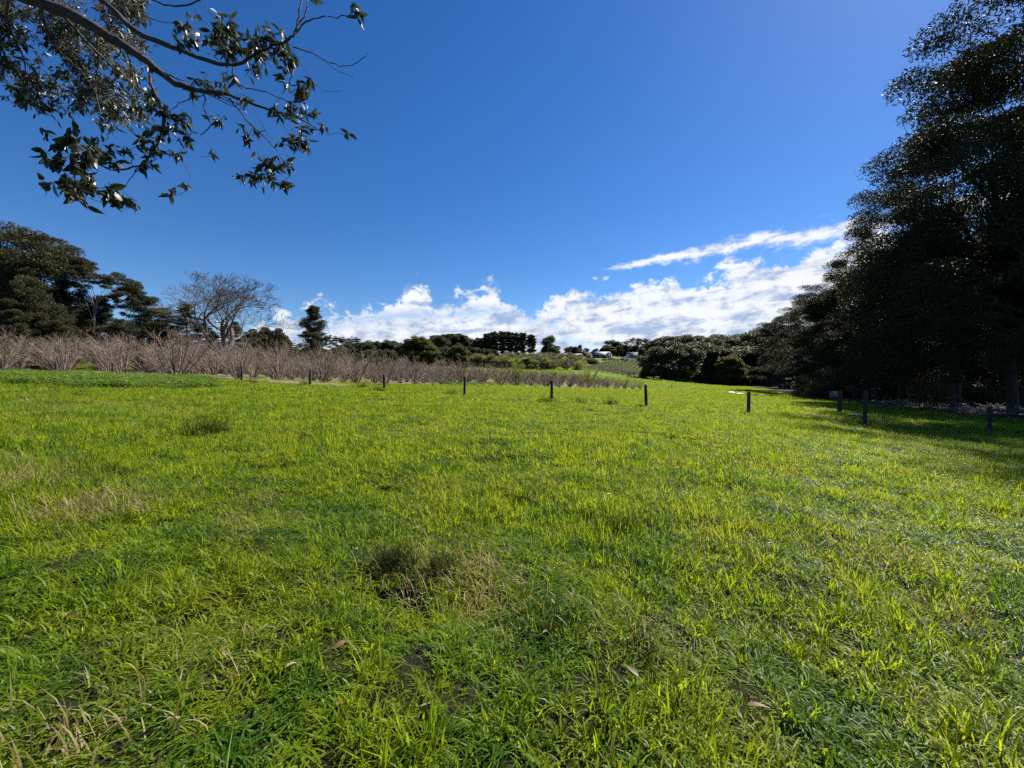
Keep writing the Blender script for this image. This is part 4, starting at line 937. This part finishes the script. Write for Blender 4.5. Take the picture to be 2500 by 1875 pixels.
# ------------------------------------------------------------------ overhanging gum branch at the top left, 3 to 8 m from the camera
M_nleaf = leafmat('near_gum_leaves', [(.016, .024, .009), (.046, .054, .022)], 1.6, .20, .40, .42, (6, 30), .5)
M_nbark = barkmat('near_gum_bark', (.008, .006, .005), (.085, .055, .038), (7, 34, 16), .8, .9)
rng = np.random.default_rng(23)
ov = empty('gum_tree', (-10.5, 3.2, g1(-10.5, 3.2)))
tag(ov, 'near gum tree whose limb overhangs the top left with dark drooping leaves', 'tree')
base = np.array(ov.location)
g = Geo(); gt = Geo()
def br(pts, r0, r1, geo, k=7, sub=4):
    P = np.array([at(*q) for q in pts]); n = len(P); s_ = np.arange(n); ss = np.linspace(0, n-1, (n-1)*sub+1)
    # Catmull-Rom
    out = []
    for u in ss:
        i_ = min(n-2, int(u)); f_ = u-i_; p0, p1, p2, p3 = P[max(i_-1, 0)], P[i_], P[i_+1], P[min(i_+2, n-1)]
        out.append(.5*((2*p1)+(-p0+p2)*f_+(2*p0-5*p1+4*p2-p3)*f_**2+(-p0+3*p1-3*p2+p3)*f_**3))
    out = np.array(out); out[1:-1] += rng.normal(0, .006, (len(out)-2, 3))
    R = (np.linspace(r0, r1, len(out)) if r1 else np.interp(ss, s_, r0))*(1+rng.normal(0, .07, len(out)))
    geo.tube(out-base, R, k); return out
main = br([(-1500, -700, 4.6), (-700, -330, 4.7), (-150, -90, 4.8), (60, -10, 4.8), (190, 45, 4.8), (300, 110, 4.8), (380, 165, 4.8), (430, 205, 4.8), (500, 222, 4.8), (560, 232, 4.8), (640, 262, 4.9), (720, 285, 5.0), (780, 318, 5.1)], [.12, .10, .085, .072, .060, .050, .041, .034, .026, .020, .014, .009, .005], None, g, 10)
ln2 = br([(60, -90, 4.5), (230, -15, 4.5), (330, 75, 4.5), (420, 115, 4.4), (500, 145, 4.4), (570, 158, 4.3), (640, 125, 4.3), (690, 105, 4.2)], .036, .009, g, 7)
subs = [
 ([(370, 150, 4.8), (366, 190, 4.7), (385, 240, 4.6), (400, 280, 4.5), (392, 330, 4.5), (375, 370, 4.4), (350, 400, 4.4), (300, 412, 4.3), (262, 412, 4.3), (215, 380, 4.2), (180, 345, 4.2)], .022, .004),
 ([(262, 412, 4.3), (225, 400, 4.2), (195, 420, 4.2), (170, 440, 4.1)], .006, .003),
 ([(350, 400, 4.4), (325, 430, 4.3), (300, 460, 4.3), (320, 490, 4.3)], .005, .002),
 ([(690, 105, 4.2), (715, 85, 4.2), (728, 55, 4.2), (735, 0, 4.2), (738, -40, 4.2)], .014, .006),
 ([(722, 85, 4.2), (745, 55, 4.2), (790, 42, 4.2), (850, 38, 4.2), (880, 20, 4.2)], .009, .003),
 ([(730, 60, 4.2), (750, 20, 4.2), (752, -30, 4.2)], .008, .005),
 ([(715, 115, 4.2), (760, 128, 4.2), (795, 148, 4.2), (840, 162, 4.2), (875, 150, 4.2), (900, 128, 4.2)], .007, .0025),
 ([(795, 148, 4.2), (830, 175, 4.2), (862, 188, 4.2), (872, 212, 4.2)], .004, .0015),
 ([(720, 130, 4.3), (742, 165, 4.3), (765, 200, 4.3), (795, 222, 4.3), (832, 224, 4.3)], .004, .0015),
 ([(500, 225, 4.8), (500, 265, 4.7), (513, 300, 4.7), (510, 315, 4.7), (490, 328, 4.7), (470, 320, 4.6), (455, 355, 4.6), (430, 375, 4.6)], .008, .002),
 ([(490, 328, 4.7), (510, 355, 4.7), (525, 378, 4.7), (485, 382, 4.7)], .003, .002),
 ([(500, 230, 4.8), (455, 245, 4.8), (425, 262, 4.8), (420, 270, 4.8)], .006, .003),
 ([(560, 240, 4.8), (600, 290, 4.7), (640, 330, 4.6), (680, 372, 4.6), (690, 400, 4.6)], .010, .004),
 ([(620, 265, 4.8), (650, 320, 4.7), (675, 360, 4.6)], .003, .002), ([(650, 270, 4.8), (700, 320, 4.7), (727, 350, 4.6)], .003, .002),
 ([(640, 330, 4.7), (643, 380, 4.6), (660, 410, 4.6)], .003, .002), ([(700, 375, 4.6), (712, 400, 4.6), (705, 430, 4.6), (680, 450, 4.6)], .004, .002),
 ([(570, 158, 4.4), (570, 185, 4.4), (590, 210, 4.5), (640, 222, 4.5), (685, 240, 4.5), (730, 265, 4.5), (755, 290, 4.6)], .008, .003),
 ([(680, 110, 4.3), (700, 140, 4.3), (712, 180, 4.3), (705, 210, 4.4), (685, 228, 4.5)], .007, .003),
 ([(780, 318, 5.1), (805, 328, 5.1), (830, 325, 5.1), (845, 335, 5.1)], .004, .002),
 ([(430, 380, 4.5), (455, 410, 4.5), (462, 445, 4.4), (450, 470, 4.4), (425, 478, 4.4)], .003, .002),
 ([(320, -20, 4.6), (400, 10, 4.6), (440, 15, 4.6), (490, 0, 4.6)], .010, .008),
 ([(310, 10, 5), (370, 45, 5), (430, 60, 5), (470, 90, 5)], .005, .003),
 ([(500, 15, 4.5), (540, 70, 4.5), (575, 158, 4.4)], .004, .006),
 ([(140, 20, 4.8), (190, 80, 5.2), (260, 150, 5.5), (330, 210, 5.6), (370, 260, 5.4)], .022, .006),
 ([(100, 0, 5), (110, 60, 5.6), (140, 120, 6), (200, 180, 6.2), (250, 250, 6.2)], .02, .005),
 ([(20, -20, 5), (20, 60, 6), (60, 150, 6.4), (50, 230, 6.5)], .02, .005),
 ([(-60, -40, 5), (-30, 60, 6), (20, 150, 6.4), (90, 240, 6.6)], .02, .005),
 ([(230, 60, 5), (240, 140, 5.8), (235, 220, 6), (250, 300, 5.6)], .012, .004),
 ([(300, 105, 4.9), (320, 160, 5.4), (330, 230, 5.4), (335, 290, 5.2)], .010, .004)]
allp = [main, ln2]
for pts, a, b in subs: allp.append(br(pts, a, b, gt if a < .012 else g, 5, 4))
# peeling bark strips on the main limb
for k_ in range(16):
    q = main[rng.integers(20, len(main)-14)]; d = unit(main[-20]-main[10]); P, _ = path(q+rng.normal(0, .03, 3), d, rng.uniform(.15, .5), 4, .08, -.02, rng); gt.tube(P-base, [.008, .007, .006, .004, .002], 3)
# stem and hidden limbs outside the frame
stem, _ = path((0, 0, -.3), (.05, .02, 1), 11, 8, .03, .02, rng); g.tube(stem, np.linspace(.42, .2, 9), 12)
j0 = main[0]-base; near = stem[np.argmin(np.abs(stem[:, 2]-(j0[2]-.6)))]
g.tube([near, (near+j0)/2+[0, 0, .15], j0], [.2, .18, .16], 10)
allpts = np.concatenate([p_[::1] for p_ in allp])
LV, LQ = leafshape(1, .34, .18, 5)
lV, lQ, ln = [], [], 0
def add_leaf(p, d, L, wd):
    global ln
    d = unit(d); s_ = unit(np.cross(d, rng.normal(0, 1, 3))); n_ = np.cross(s_, d)
    V = LV[:, :1]*L*wd*s_+LV[:, 1:2]*L*d+LV[:, 2:3]*L*n_
    lV.append(V+p-base); lQ.append(LQ+ln); ln += len(V)
def cluster(px, py, Y, rx, ry, n, L=.105, wd=.9, twigs=None):
    c_ = at(px, py, Y); rX = rx/F*Y; rZ = ry/F*Y; pr = allpts[:, [0, 2]]/allpts[:, 1:2]*F
    anc = allpts[np.argmin((pr[:, 0]-(px-CX))**2+(pr[:, 1]-(HY-py))**2+((allpts[:, 1]-Y)*60)**2)]
    nt_ = twigs or max(2, n//9); done = 0
    while done < n:
        e = c_+np.array([rng.normal(0, rX*.55), rng.normal(0, max(rX, rZ)*.5), rng.normal(0, rZ*.55)])
        s_ = anc*.45+c_*.55+rng.normal(0, 1, 3)*[rX*.35, rX*.3, rZ*.35] if rng.uniform() < .8 else anc
        mid = (s_+e)/2+rng.normal(0, .03, 3); P = np.array([s_, (s_+mid)/2+rng.normal(0, .008, 3), mid, (mid+e)/2, e]); gt.tube(P-base, [.003, .0028, .0024, .0018, .0012], 3)
        for k_ in range(rng.integers(5, 10)):
            f_ = rng.uniform(.15, 1)*4; i_ = min(3, int(f_)); q = P[i_]+(P[i_+1]-P[i_])*(f_-i_)
            add_leaf(q, unit(P[i_+1]-P[i_])*.6+rng.normal(0, .55, 3)+[0.1, 0, -.75], L*rng.uniform(.6, 1.25), wd*rng.uniform(.8, 1.3)); done += 1
for c_ in [(480, 75, 4.4, 45, 40, 70), (530, 90, 4.4, 50, 45, 95), (570, 120, 4.4, 45, 35, 70), (460, 95, 4.4, 35, 25, 35), (560, 55, 4.4, 30, 30, 30), (610, 90, 4.4, 30, 35, 40), (640, 120, 4.3, 30, 30, 35),
           (690, 110, 4.3, 35, 25, 60), (710, 145, 4.3, 18, 35, 40), (660, 90, 4.3, 20, 30, 18), (640, 165, 4.4, 35, 20, 30), (680, 190, 4.4, 30, 20, 22), (740, 225, 4.5, 25, 25, 40), (725, 255, 4.5, 28, 18, 30), (690, 265, 4.5, 25, 18, 26),
           (760, 275, 4.6, 20, 20, 20), (755, 310, 5, 22, 16, 18), (720, 290, 4.9, 25, 12, 14), (795, 300, 5, 20, 16, 12), (840, 325, 5.1, 12, 20, 7), (700, 350, 4.6, 20, 22, 24), (740, 355, 4.6, 30, 25, 45), (755, 345, 4.6, 15, 15, 14),
           (650, 405, 4.6, 35, 30, 70), (625, 430, 4.6, 35, 18, 34), (680, 440, 4.6, 30, 20, 34), (595, 443, 4.6, 22, 10, 12), (700, 400, 4.6, 18, 22, 18),
           (490, 190, 4.8, 30, 20, 30), (530, 205, 4.8, 35, 20, 34), (470, 210, 4.8, 20, 18, 16), (560, 190, 4.5, 22, 15, 14), (590, 240, 4.7, 25, 14, 14), (540, 285, 4.7, 35, 10, 20), (585, 320, 4.7, 25, 18, 12), (615, 305, 4.6, 8, 16, 4), (600, 340, 4.6, 12, 8, 4),
           (525, 380, 4.7, 12, 8, 4), (425, 470, 4.4, 22, 18, 10), (445, 458, 4.4, 14, 8, 4), (880, 30, 4.2, 14, 22, 10), (868, 5, 4.2, 10, 12, 4), (885, 65, 4.2, 10, 14, 7), (770, 0, 4.2, 14, 8, 3),
           (395, 275, 4.5, 25, 40, 55), (430, 290, 4.5, 30, 30, 50), (360, 240, 4.9, 35, 30, 60), (320, 265, 4.9, 35, 25, 50), (390, 320, 4.5, 30, 25, 34), (440, 330, 4.5, 25, 20, 24), (400, 365, 4.4, 30, 18, 22), (430, 375, 4.5, 22, 10, 12),
           (265, 290, 4.3, 25, 22, 34), (280, 315, 4.3, 20, 16, 20), (265, 355, 4.3, 28, 22, 34), (300, 345, 4.3, 25, 20, 20), (330, 335, 4.3, 20, 15, 12), (290, 390, 4.3, 22, 18, 16), (345, 405, 4.3, 14, 22, 14), (370, 395, 4.4, 14, 16, 10)]:
    cluster(*c_)
for c_ in [(135, 345, 3.6, 32, 26, 34), (165, 335, 3.6, 28, 20, 24), (130, 385, 3.6, 22, 32, 24), (170, 390, 3.7, 38, 38, 40), (115, 440, 3.6, 10, 18, 5), (145, 445, 3.6, 26, 24, 22), (175, 450, 3.7, 32, 24, 32), (205, 400, 3.9, 25, 35, 38), (215, 450, 3.9, 30, 25, 38), (205, 490, 3.8, 16, 20, 9), (255, 465, 4.0, 32, 22, 34), (290, 475, 4.1, 30, 18, 28), (325, 495, 4.2, 22, 12, 12)]:
    cluster(*c_, L=.125, wd=1.15)
for k_ in range(215):    # the denser, finer foliage farther back
    px = rng.uniform(-60, 345); hi = -20+max(0, -px)*.3; lo = np.interp(px, [-60, 30, 60, 180, 290, 345], [150, 200, 265, 262, 300, 300]); py = rng.uniform(hi, lo)
    if 60 < px < 130 and 110 < py < 140: continue
    if px < 60 and 175 < py < 190: continue
    cluster(px, py, rng.uniform(6.2, 8.2), 26, 20, 34, L=.10, wd=.75)
for c_ in [(60, 245, 6.8), (40, 215, 6.8), (100, 255, 6.8), (150, 262, 6.8), (185, 268, 6.6), (70, 180, 6.8), (110, 200, 6.8), (25, 95, 6.8), (300, 60, 6.4), (330, 40, 6.4), (345, 90, 6.2), (340, 20, 6.2), (280, 20, 6)]:
    cluster(*c_, 26, 14, 40, L=.11, wd=.85)
link('trunk', g.me('trunk', M_nbark, True), ov); link('twigs', gt.me('twigs', M_nbark, True), ov)
link('foliage', mesh('foliage', np.concatenate(lV), np.concatenate(lQ), M_nleaf, smooth=True), ov)
for o_ in bpy.data.objects:
    if 'label' in o_ and len(o_['label'].replace('-', ' ').split()) > 16: print('LONG', o_.name, o_['label'])
print('objects', len(bpy.data.objects), 'near leaves', len(lV), 'grass pts', len(GXp), 'orchard', len(used))
